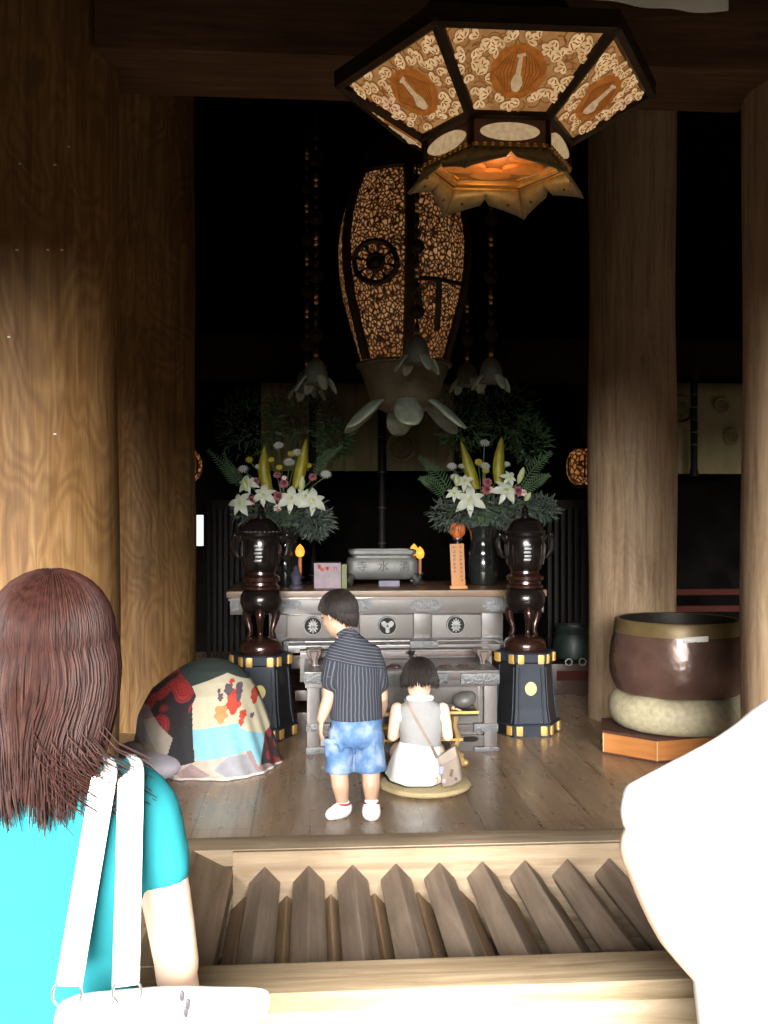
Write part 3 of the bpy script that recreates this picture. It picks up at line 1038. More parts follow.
# round crests
def crest(px, py, kind):
    o = at(px, py, YU - .012); r = 9.3 * YU / 1000
    m = MB(); m.lathe([(0.001, 0), (r, 0), (r, .022), (r * .9, .030), (.001, .030)], (o.x, YU + .015, o.z), 30, M=RX, caps=(False, False))
    c = m.build('medallion', M_BLK, altar); c['label'] = 'black round crest medallion'
    m = MB(); m.torus((o.x, YU - .014, o.z), r * .94, .0035, 32, 6, RX)
    y = YU - .018
    if kind == 'tri':
        for k in range(3):
            a = PI / 2 + k * 2 * PI / 3 + PI
            cx, cz = o.x + math.cos(a) * r * .42, o.z + math.sin(a) * r * .42
            m.prism([(cx + math.cos(a + q) * r * .34 * (.5 + .5 * abs(math.cos(q))), y, cz + math.sin(a + q) * r * .34) for q in [i * PI / 8 for i in range(16)]], (0, .012, 0))
            a2 = a + PI / 3
            m.prism([(o.x + math.cos(a2) * r * .25 + math.cos(q) * r * .1, y, o.z + math.sin(a2) * r * .25 + math.sin(q) * r * .1) for q in [i * PI / 4 for i in range(8)]], (0, .012, 0))
    else:
        for s_ in (-1, 1):
            for k, (an, L) in enumerate(((.35, .8), (.75, .72), (1.25, .6), (2.0, .62), (2.6, .72))):
                d = Vector((math.sin(an) * s_, 0, math.cos(an)))
                n = Vector((d.z, 0, -d.x))
                b0 = Vector((o.x, y, o.z - r * .1))
                m.prism([b0 + d * r * .12, b0 + d * r * L * .6 + n * r * .10, b0 + d * r * L, b0 + d * r * L * .6 - n * r * .10], (0, .012, 0))
        m.prism([(o.x - r * .05, y, o.z - r * .8), (o.x + r * .05, y, o.z - r * .8), (o.x + r * .05, y, o.z + r * .75), (o.x - r * .05, y, o.z + r * .75)], (0, .012, 0))
    m.build('crest', M_SILVB, c, smooth=0)['label'] = 'silver three lobed crest' if kind == 'tri' else 'silver paired leaf crest'
crest(313, 626, 'leaf'); crest(387.5, 626, 'tri'); crest(456, 625, 'leaf')
# moulding under the frieze
m = MB(); px_span(m, 284, 641.5, 503, 646, 7.28, .9); px_span(m, 288, 646, 500, 651, 7.1, .95)
ml = m.build('lower_moulding', M_LAC, altar)
for (a, b) in ((283, 305), (410, 438), (475, 504)):
    m = MB(); px_span(m, a, 641, b, 651.5, 7.08 if 300 < a < 450 else 7.265, .05, .012); m.build('silver_fitting', M_SILV, ml)['label'] = 'embossed silver fitting'
# waist
m = MB(); px_span(m, 300, 651, 492, 680, 6.98, .4); m.build('waist_panel', M_PANEL, altar)
m = MB()
px_span(m, 300, 653, 492, 656, 6.96, .05, .004)
m.build('waist_bead', M_LACD, altar)
def cabriole(px, sg):
    m = MB(); YY = 6.66
    b, t_ = at(px, 673, YY), at(px, 649, YY)
    h = t_.z - b.z; w_ = .052
    prof_ = [(-.55, 0), (.75, 0), (.95, .10), (.70, .20), (.35, .30), (.30, .48), (.62, .62), (.95, .78), (1.0, 1.0), (-1.0, 1.0), (-.95, .80), (-.62, .62), (-.50, .42), (-.80, .22)]
    m.prism([(b.x + sg * x * w_, YY, b.z + z * h) for x, z in prof_], (0, .13, 0))
    m.prism([(b.x + sg * x * w_ * .55, YY - .012, b.z + (.08 + .84 * z) * h) for x, z in prof_], (0, .014, 0))
    m.build('waist_leg', M_LACD, altar, smooth=0, bevel=.006)
cabriole(314, -1); cabriole(484, 1)
m = MB()
for px in (333, 352, 392, 412, 443, 461):
    b = at(px, 672, 6.55); m.ball((b.x, 6.55, b.z + .015), (.045, .03, .035), 10, 8); m.ball((b.x + .03, 6.55, b.z + .03), (.03, .02, .02), 8, 6)
pieces(m, 'carved_bracket', M_LACD, altar)
# lower body
m = MB(); px_span(m, 304, 672.5, 499, 680, YL2 - .04, .95); px_span(m, 305, 680, 498, 686, YL2 - .025, .9)
lg = m.build('ledge', M_LAC, altar)
for (a, b) in ((304, 336), (352, 398), (437, 448), (461, 500)):
    m = MB(); px_span(m, a, 673.5, b, 684, YL2 - .052, .03, .008); m.build('silver_fitting', M_SILV, lg)['label'] = 'embossed silver fitting'
zfl = 0.0
m = MB()
a, b = at(309, 686, YL2 + .05), at(494, 750, YL2 + .05)
m.span((a.x, YL2 + .05, zfl), (b.x, YL2 + .9, a.z + .02)); m.build('lower_panel', M_PANEL, altar)
m = MB()
for (p0, p1) in ((307, 320), (484, 497)):
    a, b = at(p0, 685, YL2), at(p1, 750, YL2)
    m.span((a.x, YL2 - .01, 0), (b.x, YL2 + .2, a.z), .006)
for (p0, p1) in ((322, 325), (479, 482)):
    a, b = at(p0, 687, YL2), at(p1, 750, YL2); m.span((a.x, YL2 + .03, 0), (b.x, YL2 + .1, a.z), .004)
px_span(m, 320, 738, 484, 757.0, YL2 + .012, .1); px_span(m, 320, 727, 484, 731, YL2 + .012, .1)
m.build('lower_frame', M_LAC, altar)
m = MB()
for (p0, p1) in ((306, 330), (474, 498.5)):
    px_span(m, p0, 724, p1, 731.5, YL2 - .022, .05, .006)
    a, b = at(p0, 746.5, YL2), at(p1, 757, YL2); m.span((a.x, YL2 - .022, max(0, b.z)), (b.x, YL2 + .06, a.z), .006)
pieces(m, 'corner_fitting', M_SILV, altar, 'silver corner fitting')
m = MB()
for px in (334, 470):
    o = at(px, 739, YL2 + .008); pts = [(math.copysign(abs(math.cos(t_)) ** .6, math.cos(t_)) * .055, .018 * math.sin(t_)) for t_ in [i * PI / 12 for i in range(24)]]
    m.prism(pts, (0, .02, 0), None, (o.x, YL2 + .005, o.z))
pieces(m, 'slot_shade', M_BLK, altar, 'black plate for the shade in a rounded slot', 0)  # solid black plates stand in for the shade inside oval cutouts
# side steps seen left of the lower body
for (q0, q1, p0) in ((655, 668, 291), (690, 700, 295), (712, 722, 297), (734, 742, 298)):
    m = MB(); a, b = at(p0, q0, 7.45), at(318, q1, 7.45)
    m.span((a.x, 7.42, b.z), (b.x + .1, 7.9, a.z), .005); m.build('side_shelf', M_LACD, altar)

# ------------------------------------------------------------------ things on the altar
YT = 7.45
def ch_text(s, size, loc, name, mat, parent, depth=.004):
    cu = D.curves.new('t', 'FONT'); cu.body = s; cu.size = size; cu.extrude = depth; cu.align_x = 'CENTER'; cu.align_y = 'CENTER'
    o = D.objects.new('t', cu); COL.objects.link(o)
    me = D.meshes.new_from_object(o.evaluated_get(bpy.context.evaluated_depsgraph_get()))
    D.objects.remove(o)
    mb = MB(); mb.bm.from_mesh(me); D.meshes.remove(me)
    for v in mb.bm.verts: v.co = RX @ v.co + Vector(loc)
    return mb.build(name, mat, parent, smooth=0)
M_PEW = plain('pewter', (.10, .102, .098), .5, .3, var=.22, scale=10, bump=.1)
ky = YT + .2
kc = at(383.5, 588, ky); sk_ = ky / 1000
z0 = ztop
koro = thing('incense_box', 'silver grey oblong incense burner with embossed characters on the altar top', 'incense burner', (kc.x, ky + .02, z0))
def rr_ring(cx, cy, z, w, d, r, n=6):
    pts = []
    for (sx, sy, a0) in ((1, 1, 0), (-1, 1, PI / 2), (-1, -1, PI), (1, -1, 3 * PI / 2)):
        for i in range(n + 1):
            a = a0 + PI / 2 * i / n
            pts.append(Vector((cx + sx * (w - r) + r * math.cos(a), cy + sy * (d - r) + r * math.sin(a), z)))
    return pts
kx, kyy = kc.x, ky + .16
m = MB()
rows = [(.225, .10, z0 + .055), (.262, .13, z0 + .075), (.277, .145, z0 + .12), (.277, .145, z0 + .19), (.262, .13, z0 + .222)]
m.rings([rr_ring(kx, kyy, z, w, d, .06) for w, d, z in rows])
m.build('body', M_PEW, koro)
m = MB()
rows = [(.235, .11, z0 + .218), (.235, .11, z0 + .24), (.255, .13, z0 + .25), (.262, .135, z0 + .275), (.256, .13, z0 + .285), (.236, .11, z0 + .285), (.23, .105, z0 + .245)]
m.rings([rr_ring(kx, kyy, z, w, d, .04) for w, d, z in rows])
m.build('rim', M_PEW, koro)
for sx in (-1, 1):
    for sy in (-1, 1):
        m = MB(); m.tube(smoothpath([(kx + sx * .235, kyy + sy * .10, z0 + .09), (kx + sx * .262, kyy + sy * .125, z0 + .055), (kx + sx * .245, kyy + sy * .115, z0 + .03), (kx + sx * .262, kyy + sy * .125, z0 + .026)], 4), lerp_list([.035, .03, .018, .026], 4), 8)
        m.build('foot', plain('dark_pewter', (.08, .08, .08), .4, .7), koro)
M_PEWD = plain('dark_engraving', (.012, .012, .012), .6, .2)
for chx, dx in (('\u5bfa', -.165), ('\u6c34', 0.0), ('\u6e05', .165)):
    ch_text(chx, .085, (kx + dx, kyy - .146, z0 + .155), 'character', M_PEWD, koro)['label'] = 'embossed character'
m = MB(); m.span((kx - .03, kyy - .10, z0), (kx + .13, kyy + .06, z0 + .045), .006)
tag(m.build('paper_packet', plain('lilac_paper', (.13, .12, .165), .7)), 'small lilac paper packet lying under the silver incense burner', 'packet')

# orange plaque
m = MB(); a, b = at(447.5, 543, YT), at(467, 590, YT)
pq = thing('wooden_plaque', 'upright orange wooden plaque with two columns of brush writing on the altar', 'plaque', ((a.x + b.x) / 2, YT, z0))
tilt = Matrix.Rotation(-.04, 3, 'Y')
cxp, czp = (a.x + b.x) / 2 + .004, (a.z + z0) / 2
ph = a.z - z0
m.box((cxp, YT + .012, czp), (.105, .022, ph - .012), tilt, .004)
m.build('board', wood('orange_board', (.32, .12, .03), (.40, .165, .042), (.46, .20, .06), rough=.5, scale=(9, 9, .7), bump=.05), pq)
m = MB(); m.box((cxp + .006, YT + .02, z0 + .012), (.13, .07, .024), None, .005); m.build('foot', wood('orange_board', None, None, None), pq)
m = MB(); rg = random.Random(11)
for cdx in (-.024, .026):
    n = 9 if cdx > 0 else 7
    for i in range(n):
        cz = czp + ph * .40 - i * ph * .80 / 9
        c0 = Vector((cxp + cdx + (cz - czp) * -.04, YT - .001, cz))
        for k in range(4):
            hx, hz = rg.uniform(-.008, .008), rg.uniform(-.009, .009)
            if rg.random() < .55: m.box(c0 + Vector((hx * .4, 0, hz)), (.016, .003, .0028), Matrix.Rotation(rg.uniform(-.3, .3), 3, 'Y'))
            else: m.box(c0 + Vector((hx, 0, hz * .4)), (.0028, .003, .016), Matrix.Rotation(rg.uniform(-.4, .4), 3, 'Y'))
m.build('writing', plain('ink', (.05, .025, .012), .7), pq, smooth=0)['label'] = 'faded brush writing'

# pale box with red print, bottle shapes and candles
yb = YT + .12
a, b = at(314, 563, yb), at(341, 590, yb)
bx = thing('paper_box', 'pale pinkish box with red print standing left of the silver incense burner', 'box', ((a.x + b.x) / 2, yb + .08, z0))
m = MB(); m.span((a.x, yb, z0), (b.x, yb + .16, a.z), .004); m.build('carton', plain('pink_white_card', (.17, .13, .155), .6), bx)
m = MB(); rg = random.Random(4)
wbox = b.x - a.x
for i in range(3):
    x0_ = a.x + wbox * (.10 + i * .30)
    for k in range(4): m.box((x0_ + rg.uniform(0, .04) + .01, yb - .001, a.z - .025 - rg.uniform(0, .03)), (rg.choice((.03, .006)), .003, rg.choice((.006, .028))))
m.box((a.x + wbox * .55, yb - .001, z0 + .09), (.004, .003, .02))
pieces(m, 'print', plain('red_print', (.24, .03, .03), .6), bx, 'red print', 0)
m = MB(); m.span((b.x + .004, yb - .002, z0), (b.x + .045, yb + .13, a.z - .01), .004)
tag(m.build('slim_packet', plain('yellow_green_card', (.09, .10, .03), .6)), 'slim yellow green packet beside the pale printed box', 'packet')
def flame_candle(px, py, Y, label, h=None, r=.016):
    p = at(px, py, Y)
    c = thing('candle', label, 'candle', (p.x, Y, z0), 'lit candles on the altar')
    m = MB(); m.lathe([(.045, 0), (.05, .01), (.015, .03), (.012, .06), (.035, .075), (.035, .082), (.004, .082)], (p.x, Y, z0), 18); m.build('holder', plain('dark_pewter', (0, 0, 0)), c)
    m = MB(); m.lathe([(r, .08), (r, p.z - z0 - .03), (r * .6, p.z - z0 - .024), (.002, p.z - z0 - .026)], (p.x, Y, z0), 14); m.build('wax', plain('wax', (.35, .12, .05), .5), c)
    m = MB(); m.lathe([(.004, -.045), (.030, -.025), (.036, .005), (.026, .035), (.003, .06)], (p.x, Y, p.z), 14); m.build('flame', glow('flame', (1.0, .26, .02), FLAME, (1.0, .42, .06), 14), c)['label'] = 'orange flame'
flame_candle(300, 552, YT + .22, 'lit candle with orange flame, between left vase and printed box')
flame_candle(414, 551, YT + .74, 'lit candle with orange flame, just behind the right end of the silver incense burner')
flame_candle(420, 554, YT + .62, 'second lit candle close to the right end of the silver incense burner', r=.014)
# dim orange lamp shade behind the plaque
p = at(457.5, 530, YT + .35)
lm = thing('votive_lamp', 'dim orange red votive lamp behind the wooden plaque', 'lamp', (p.x, YT + .35, z0))
m = MB(); m.lathe([(.05, 0), (.055, .015), (.014, .04), (.012, p.z - z0 - .09), (.04, p.z - z0 - .075), (.04, p.z - z0 - .06), (.004, p.z - z0 - .06)], (p.x, YT + .35, z0), 18); m.build('stem', plain('dark_pewter', (0, 0, 0)), lm)
m = MB(); m.lathe([(.03, -.06), (.058, -.03), (.062, .01), (.05, .045), (.03, .055)], (p.x, YT + .35, p.z), 14, phase=.3); m.build('shade', glow('votive_orange', (.50, .12, .02), .8, (.10, .02, .005), 30), lm)['label'] = 'mottled orange shade'
# small dark figure beside the candle
p = at(296, 590, YT + .1)
m = MB(); m.lathe([(.05, 0), (.055, .02), (.03, .035), (.035, .07), (.045, .10), (.03, .125), (.014, .14), (.02, .155), (.012, .17), (.002, .175)], (p.x, YT + .1, z0), 20)
tag(m.build('votive_bottle', plain('grey_lilac_glaze', (.05, .045, .07), .35)), 'small grey lilac bottle on altar, right of left censer', 'bottle')
# ------------------------------------------------------------------ bronze censers on black stands
M_DKBR = plain('polished_dark_bronze', (.012, .009, .008), .26, .5, var=.4, scale=8, coat=.2, bump=.1, bscale=14)
M_RDBR = plain('red_brown_bronze', (.026, .010, .007), .27, .45, var=.3, scale=8, coat=.25, bump=.08, bscale=14)
M_BLUEB = plain('blue_black_lacquer', (.010, .0145, .024), .58, var=.2, scale=10, spec=.22)
M_BLKL = plain('deep_black_lacquer', (.009, .009, .010), .3, coat=.3)
M_GILT = plain('gilt_fitting', (.42, .25, .065), .45, .25, var=.12, scale=18)
M_DISC = plain('pale_gold_disc', (.42, .35, .13), .5, .1, var=.08)
CY = 7.0
def censer_pair(px, label_s, label_c, first=None):
    c = at(px, 512, CY)
    s = 6.86 / 1000
    # --- stand: hexagonal, flaring to the floor
    st = thing('censer_stand', label_s, 'stand', (c.x, CY, 0), 'black stands with gilt corners')
    zt = Z(655, 6.82)
    def oct_(r, z): 
        return [Vector((c.x + r * math.cos(PI / 3 * k - PI * 2 / 3), CY + r * math.sin(PI / 3 * k - PI * 2 / 3), z)) for k in range(6)]
    # outline of apothem against height
    ap = [(.250, 0), (.250, .080), (.238, .092), (.218, .19), (.196, zt - .10), (.194, zt - .06)]
    for k in range(6):
        m = MB()
        nk = (k + 1) % 6
        rows = []
        for r, z in ap:
            o = oct_(r, z); rows.append([o[k], o[nk]])
        inner = [[p + (Vector((c.x, CY, p.z)) - p).normalized() * .03 for p in rw] for rw in rows]
        m.rings([rw + iw[::-1] for rw, iw in zip(rows, inner)], True, (True, True))
        fc = (rows[0][0] + rows[0][1]) / 2 - Vector((c.x, CY, 0))
        front = fc.y < -.2
        pn = m.build('side_panel', M_BLUEB if front else M_BLKL, st, smooth=0)
        nrm = Vector((fc.x, fc.y, 0)).normalized()
        tg = Vector((-nrm.y, nrm.x, 0))
        # raised border strips and base rail
        m = MB()
        for e in (0, 1):
            pts = [rw[e] * .88 + rw[1 - e] * .12 + nrm * .002 for rw in rows[2:5]]
            m.tube(pts, .006, 6)
        m.tube([rows[1][0] + nrm * .002, rows[1][1] + nrm * .002], .008, 6)
        m.build('moulding', M_BLUEB, pn)
        m = MB()
        Mt = Matrix((tg, nrm, (0, 0, 1))).transposed()
        for e in (0, 1):
            pc = rows[0][e].lerp(rows[0][1 - e], .16)
            m.box(pc + Vector((0, 0, .043)) + nrm * .004, (.046, .018, .066), Mt, .008)
        pieces(m, 'corner_cap', M_GILT, pn, 'gilt corner cap')
        if front:
            # pale gold disc in mid panel
            mid = (rows[3][0] + rows[3][1]) / 2; mid.z = Z(691, 6.8)
            fr = (mid.z - rows[3][0].z) / (rows[4][0].z - rows[3][0].z)
            mm = ((rows[3][0] + rows[3][1]) / 2).lerp((rows[4][0] + rows[4][1]) / 2, fr)
            m = MB()
            m.prism([mm + tg * math.cos(q) * .040 + Vector((0, 0, 1)) * math.sin(q) * .047 for q in [i * PI / 12 for i in range(24)]], nrm * .012)
            m.build('disc', M_DISC, pn, smooth=0)['label'] = 'pale gold oval disc'
    # top slab with gilt ends
    m = MB()
    m.rings([oct_(.194, zt - .075), oct_(.214, zt - .062), oct_(.214, zt - .010), oct_(.206, zt)])
    tp = m.build('top_slab', M_BLUEB, st, smooth=0)
    m = MB()
    o = oct_(.214, zt - .036)
    for k in range(6):
        nk = (k + 1) % 6
        fc = (o[k] + o[nk]) / 2 - Vector((c.x, CY, zt - .04)); nrm = Vector((fc.x, fc.y, 0)).normalized(); tg = Vector((-nrm.y, nrm.x, 0))
        Mt = Matrix((tg, nrm, (0, 0, 1))).transposed()
        for e in (0, 1):
            pc = o[k].lerp(o[nk], .17 if e == 0 else .83)
            m.box(pc + nrm * .004 + Vector((0, 0, -.005)), (.046, .022, .066), Mt, .012)
    pieces(m, 'corner_cap', M_GILT, tp, 'gilt corner cap')
    # --- censer
    ce = thing('bronze_censer', label_c, 'censer', (c.x, CY, zt), 'tall lidded bronze censers')
    zz = lambda py: Z(py, CY)
    def L(name, prof, mat, seg=36, parent=ce, lab=None):
        m = MB(); m.lathe([(r * CY / 1000, zz(y)) for r, y in prof], (c.x, CY, 0), seg)
        o = m.build(name, mat, parent)
        if lab: o['label'] = lab
        return o
    m = MB(); m.lathe([(.145, zt), (.150, zt + .02), (.150, zz(645)), (.140, zz(641)), (.115, zz(638)), (.06, zz(636)), (.001, zz(636))], (c.x, CY, 0), 36)
    m.build('foot_ring', M_RDBR, ce)['label'] = 'red brown round foot'
    for k in range(3):
        a = -PI / 2 + k * 2 * PI / 3
        d = Vector((math.cos(a), math.sin(a), 0))
        o = Vector((c.x, CY, 0))
        m = MB()
        pts = [o + d * r + Vector((0, 0, zz(y))) for r, y in ((.095, 606), (.118, 614), (.105, 622), (.088, 630), (.098, 636), (.110, 638))]
        m.tube(smoothpath(pts, 4), lerp_list([.036, .032, .022, .017, .020, .016], 4), 10)
        m.build('leg', M_RDBR, ce)
    L('globe', [(.5, 613.5), (8, 613), (15, 611), (19, 607), (20.8, 601), (20.3, 595), (18, 590.5), (15, 588.5)], M_DKBR)
    L('neck', [(15, 589), (18.6, 588), (18.8, 585.5), (16.5, 584), (16.2, 581.5), (18.8, 580), (19.0, 576.5), (17, 575), (14.6, 573.5), (14.2, 570)], M_RDBR, lab='ringed red brown neck')
    body = L('bowl', [(13, 572), (16, 570), (18.6, 562), (20.0, 552), (20.4, 543), (19.4, 539), (20.0, 537.5), (21.2, 535.5), (20.6, 533), (18.5, 533)], M_DKBR)
    m = MB()
    for k in range(12):
        a = k * PI / 6 + .2
        m.tube([(c.x + r * s * 1.02 * math.cos(a), CY + r * s * 1.02 * math.sin(a), zz(y)) for r, y in ((18.2, 565), (19.9, 555), (20.4, 545))], .005, 5)
    m.build('rib', M_DKBR, body)
    m = MB()
    for i in range(4):
        for j in range(5):
            a = -PI / 2 - .10 + (i - 1.5) * .085 + (.04 if j % 2 else 0)
            r = 20.95 * s
            p = Vector((c.x + r * math.cos(a), CY + r * math.sin(a), zz(545 + j * 3.6)))
            m.box(p, (.013, .008, .017), rotz(a + PI / 2) @ Matrix.Rotation(.78, 3, 'Y'), .002)
    m.build('crest', M_SILVB, body)['label'] = 'silvery lattice crest'
    lid = L('lid', [(20.3, 533), (20.8, 531.5), (19.5, 529.5), (16.5, 524), (12, 519.5), (7, 517.5), (4, 517)], M_DKBR)
    m = MB()
    for k in range(28):
        a = k * PI / 14
        m.ball((c.x + 20.4 * s * math.cos(a), CY + 20.4 * s * math.sin(a), zz(531.5)), .008, 6, 5)
    m.build('beading', M_DKBR, lid)
    L('finial', [(5, 518), (5.4, 516.5), (3, 515), (3.2, 513.5), (4.2, 512.5), (3.0, 511), (3.6, 509.5), (2.4, 507), (.3, 504)], M_DKBR, 20)
    for sg in (-1, 1):
        m = MB()
        pts = [(c.x + sg * r * s, CY, zz(y)) for r, y in ((19.5, 541), (25, 536), (28.5, 541), (27, 551), (23, 557), (19.8, 556))]
        m.tube(smoothpath(pts, 4), lerp_list([.018, .017, .022, .020, .014, .012], 4), 8)
        m.ball((c.x + sg * 26.5 * s, CY, zz(535)), .022, 10, 8)
        m.build('handle', M_DKBR, ce)
    return st, ce
censer_pair(261, 'black hexagonal stand with gilt corners right behind the patchwork mound', 'tall dark bronze censer on the stand behind the patchwork mound')
censer_pair(525, 'black hexagonal stand with gilt corners, between altar table and bronze bowl', 'tall dark bronze censer on the stand nearer the bronze bowl')
# ------------------------------------------------------------------ vases and flower arrangements
M_VASE = plain('black_glaze', (.012, .014, .013), .16, .2, coat=.6)
M_LILY = plain('lily_white', (.42, .45, .37), .5, var=.05, scale=30)
M_LILYC = plain('lily_throat', (.50, .58, .22), .5)
M_MUM = plain('mum_white', (.38, .40, .36), .6, var=.05)
M_YEL = plain('mum_yellow', (.34, .27, .02), .6)
M_BLADE = plain('yellow_blade', (.22, .20, .008), .5, var=.25, scale=16)
M_PINK = plain('carnation_pink', (.30, .095, .12), .6, var=.3, scale=50)
M_PALEP = plain('pale_pink', (.72, .52, .50), .6)
M_GREEN = plain('leaf_green', (.02, .06, .012), .6, var=.4)
M_DGREEN = plain('dark_leaf', (.022, .055, .014), .6, var=.5)
M_GREY = plain('grey_green_foliage', (.055, .078, .06), .6, var=.4)
M_STEM = plain('stem_green', (.06, .11, .03), .6)
def petal_strip(mb, o, d, n, L, W, curl, k=5, base=.25):
    """one petal: leaves o along d and curls back towards -n"""
    s_ = d.cross(n).normalized()
    L_, C_, R_ = [], [], []
    for i in range(k + 1):
        q = i / k
        p = o + d * (L * q) + n * (L * (.55 * q - curl * q * q))
        w = W * (base + (1 - base) * math.sin(min(1, q * 1.1) * PI)) * (1 if q < 1 else .15)
        L_.append(p - s_ * w + n * w * .3); C_.append(p); R_.append(p + s_ * w + n * w * .3)
    mb.rings([L_, C_, R_], False, (False, False))
def frame(n):
    n = n.normalized(); u = n.orthogonal().normalized(); return u, n.cross(u).normalized()
def lily(parent, p, n, size, lab=None):
    n = n.normalized(); u, v = frame(n); r = random.Random(int(p.x * 9999) ^ int(p.z * 7777))
    m = MB(); ph = r.uniform(0, 6)
    for k in range(6):
        a = ph + k * PI / 3 + r.uniform(-.1, .1)
        d = u * math.cos(a) + v * math.sin(a)
        petal_strip(m, p, d, n, size * (1.0 if k % 2 else .92), size * (.27 if k % 2 else .20), .75 + r.uniform(-.1, .15))
    m.mi = 1
    m.lathe([(.002, -.08), (.012, -.03), (.018, .0), (.012, .012), (.003, .016)], p, 8, M=Matrix((u, v, n)).transposed())
    for k in range(5):
        a = k * 1.25
        d = u * math.cos(a) * .25 + v * math.sin(a) * .25 + n
        m.tube([p, p + d * size * .5], .0022, 4)
    o = m.build('lily', [M_LILY, M_LILYC], parent, smooth=60)
    return o
def mum(parent, p, n, size, mat, name='chrysanthemum'):
    n = n.normalized(); u, v = frame(n)
    m = MB()
    for ring, (L, c, cnt) in enumerate(((1.0, .55, 14), (.75, .3, 11), (.45, .05, 7))):
        for k in range(cnt):
            a = 2 * PI * k / cnt + ring * .3
            d = u * math.cos(a) + v * math.sin(a)
            petal_strip(m, p + n * .004 * ring, d, n, size * L, size * .14, c, 3, .5)
    m.ball(p + n * size * .1, size * .2, 8, 6)
    return m.build(name, mat, parent, smooth=60)
def carnation(parent, p, n, size, mat, name='carnation'):
    n = n.normalized(); u, v = frame(n); r = random.Random(int(abs(p.x) * 8887) ^ int(p.z * 5551))
    m = MB()
    for ring in range(4):
        for k in range(9 - ring):
            a = 2 * PI * k / (9 - ring) + ring * .5 + r.uniform(-.1, .1)
            d = u * math.cos(a) + v * math.sin(a)
            petal_strip(m, p + n * size * .12 * ring, d * (1 - ring * .22) + n * .3 * ring, n, size * (1 - .12 * ring), size * .30, .35 - .15 * ring, 3, .4)
    m.ball(p, size * .4, 8, 6)
    return m.build(name, mat, parent, smooth=60)
def bud(parent, p, d, L):
    m = MB(); d = d.normalized()
    m.tube([p + d * L * q for q in (-.1, .1, .35, .65, .9, 1.0)], [.006, .018, .024, .021, .010, .002], 8)
    return m.build('lily_bud', plain('bud_green_white', (.40, .45, .22), .5), parent)
def blade(parent, p0, p1, p2, W):
    pts = smoothpath([p0, p1, p2], 8); m = MB()
    L_, C_, R_ = [], [], []
    for i, p in enumerate(pts):
        q = i / (len(pts) - 1)
        w = W * (.65 + .5 * math.sin(min(1, q * 1.3) * PI * .6)) * max(.03, (1 - q ** 2.5))
        L_.append(p + Vector((-w, .02 * w, 0))); C_.append(p + Vector((0, -.35 * w, 0))); R_.append(p + Vector((w, .02 * w, 0)))
    m.rings([L_, C_, R_], False, (False, False))
    return m.build('yellow_leaf', M_BLADE, parent, smooth=60, solid=.004)
def fern(parent, p0, p1, p2, W, mat, name='fern_frond'):
    pts = smoothpath([p0, p1, p2], 9); m = MB(); m.tube(pts, .004, 5)
    for i, p in enumerate(pts[2:]):
        q = i / (len(pts) - 3)
        t = (pts[min(i + 3, len(pts) - 1)] - pts[i + 1]).normalized()
        sd = t.cross(Vector((0, -1, .2))).normalized()
        L = W * (.35 + .65 * math.sin(min(1, .25 + q * .9) * PI)) 
        for s_ in (-1, 1):
            petal_strip(m, p, (sd * s_ + t * .6).normalized(), Vector((0, -1, .1)), max(L, .01), .005, .55, 3, .4)
    return m.build(name, mat, parent, smooth=60)
def foliage(parent, c, rx, ry, rz, n, mat, seed, L=.10, name='foliage', droop=0.2):
    r = random.Random(seed); m = MB()
    for i in range(n):
        th = r.uniform(0, 2 * PI); ph = math.acos(r.uniform(-1, 1)); k = r.uniform(.25, 1) ** .5
        d = Vector((math.sin(ph) * math.cos(th), math.sin(ph) * math.sin(th), math.cos(ph)))
        p = c + Vector((d.x * rx * k, d.y * ry * k, d.z * rz * k))
        dd = (d + Vector((r.uniform(-.5, .5), r.uniform(-.5, .5), r.uniform(-.3, .5) - droop))).normalized()
        if r.random() < .6: dd = (dd + Vector((r.uniform(-1, 1), r.uniform(-1, 1), r.uniform(-1, .6))) * 1.2).normalized()
        u, v = frame(dd)
        petal_strip(m, p, dd, (u * r.uniform(-1, 1) + v * r.uniform(-1, 1)).normalized(), L * r.uniform(.5, 1.3), L * .085, .6, 3, .3)
    o = m.build(name, mat, parent, smooth=60); o['kind'] = 'stuff'
    return o
FY = 7.85
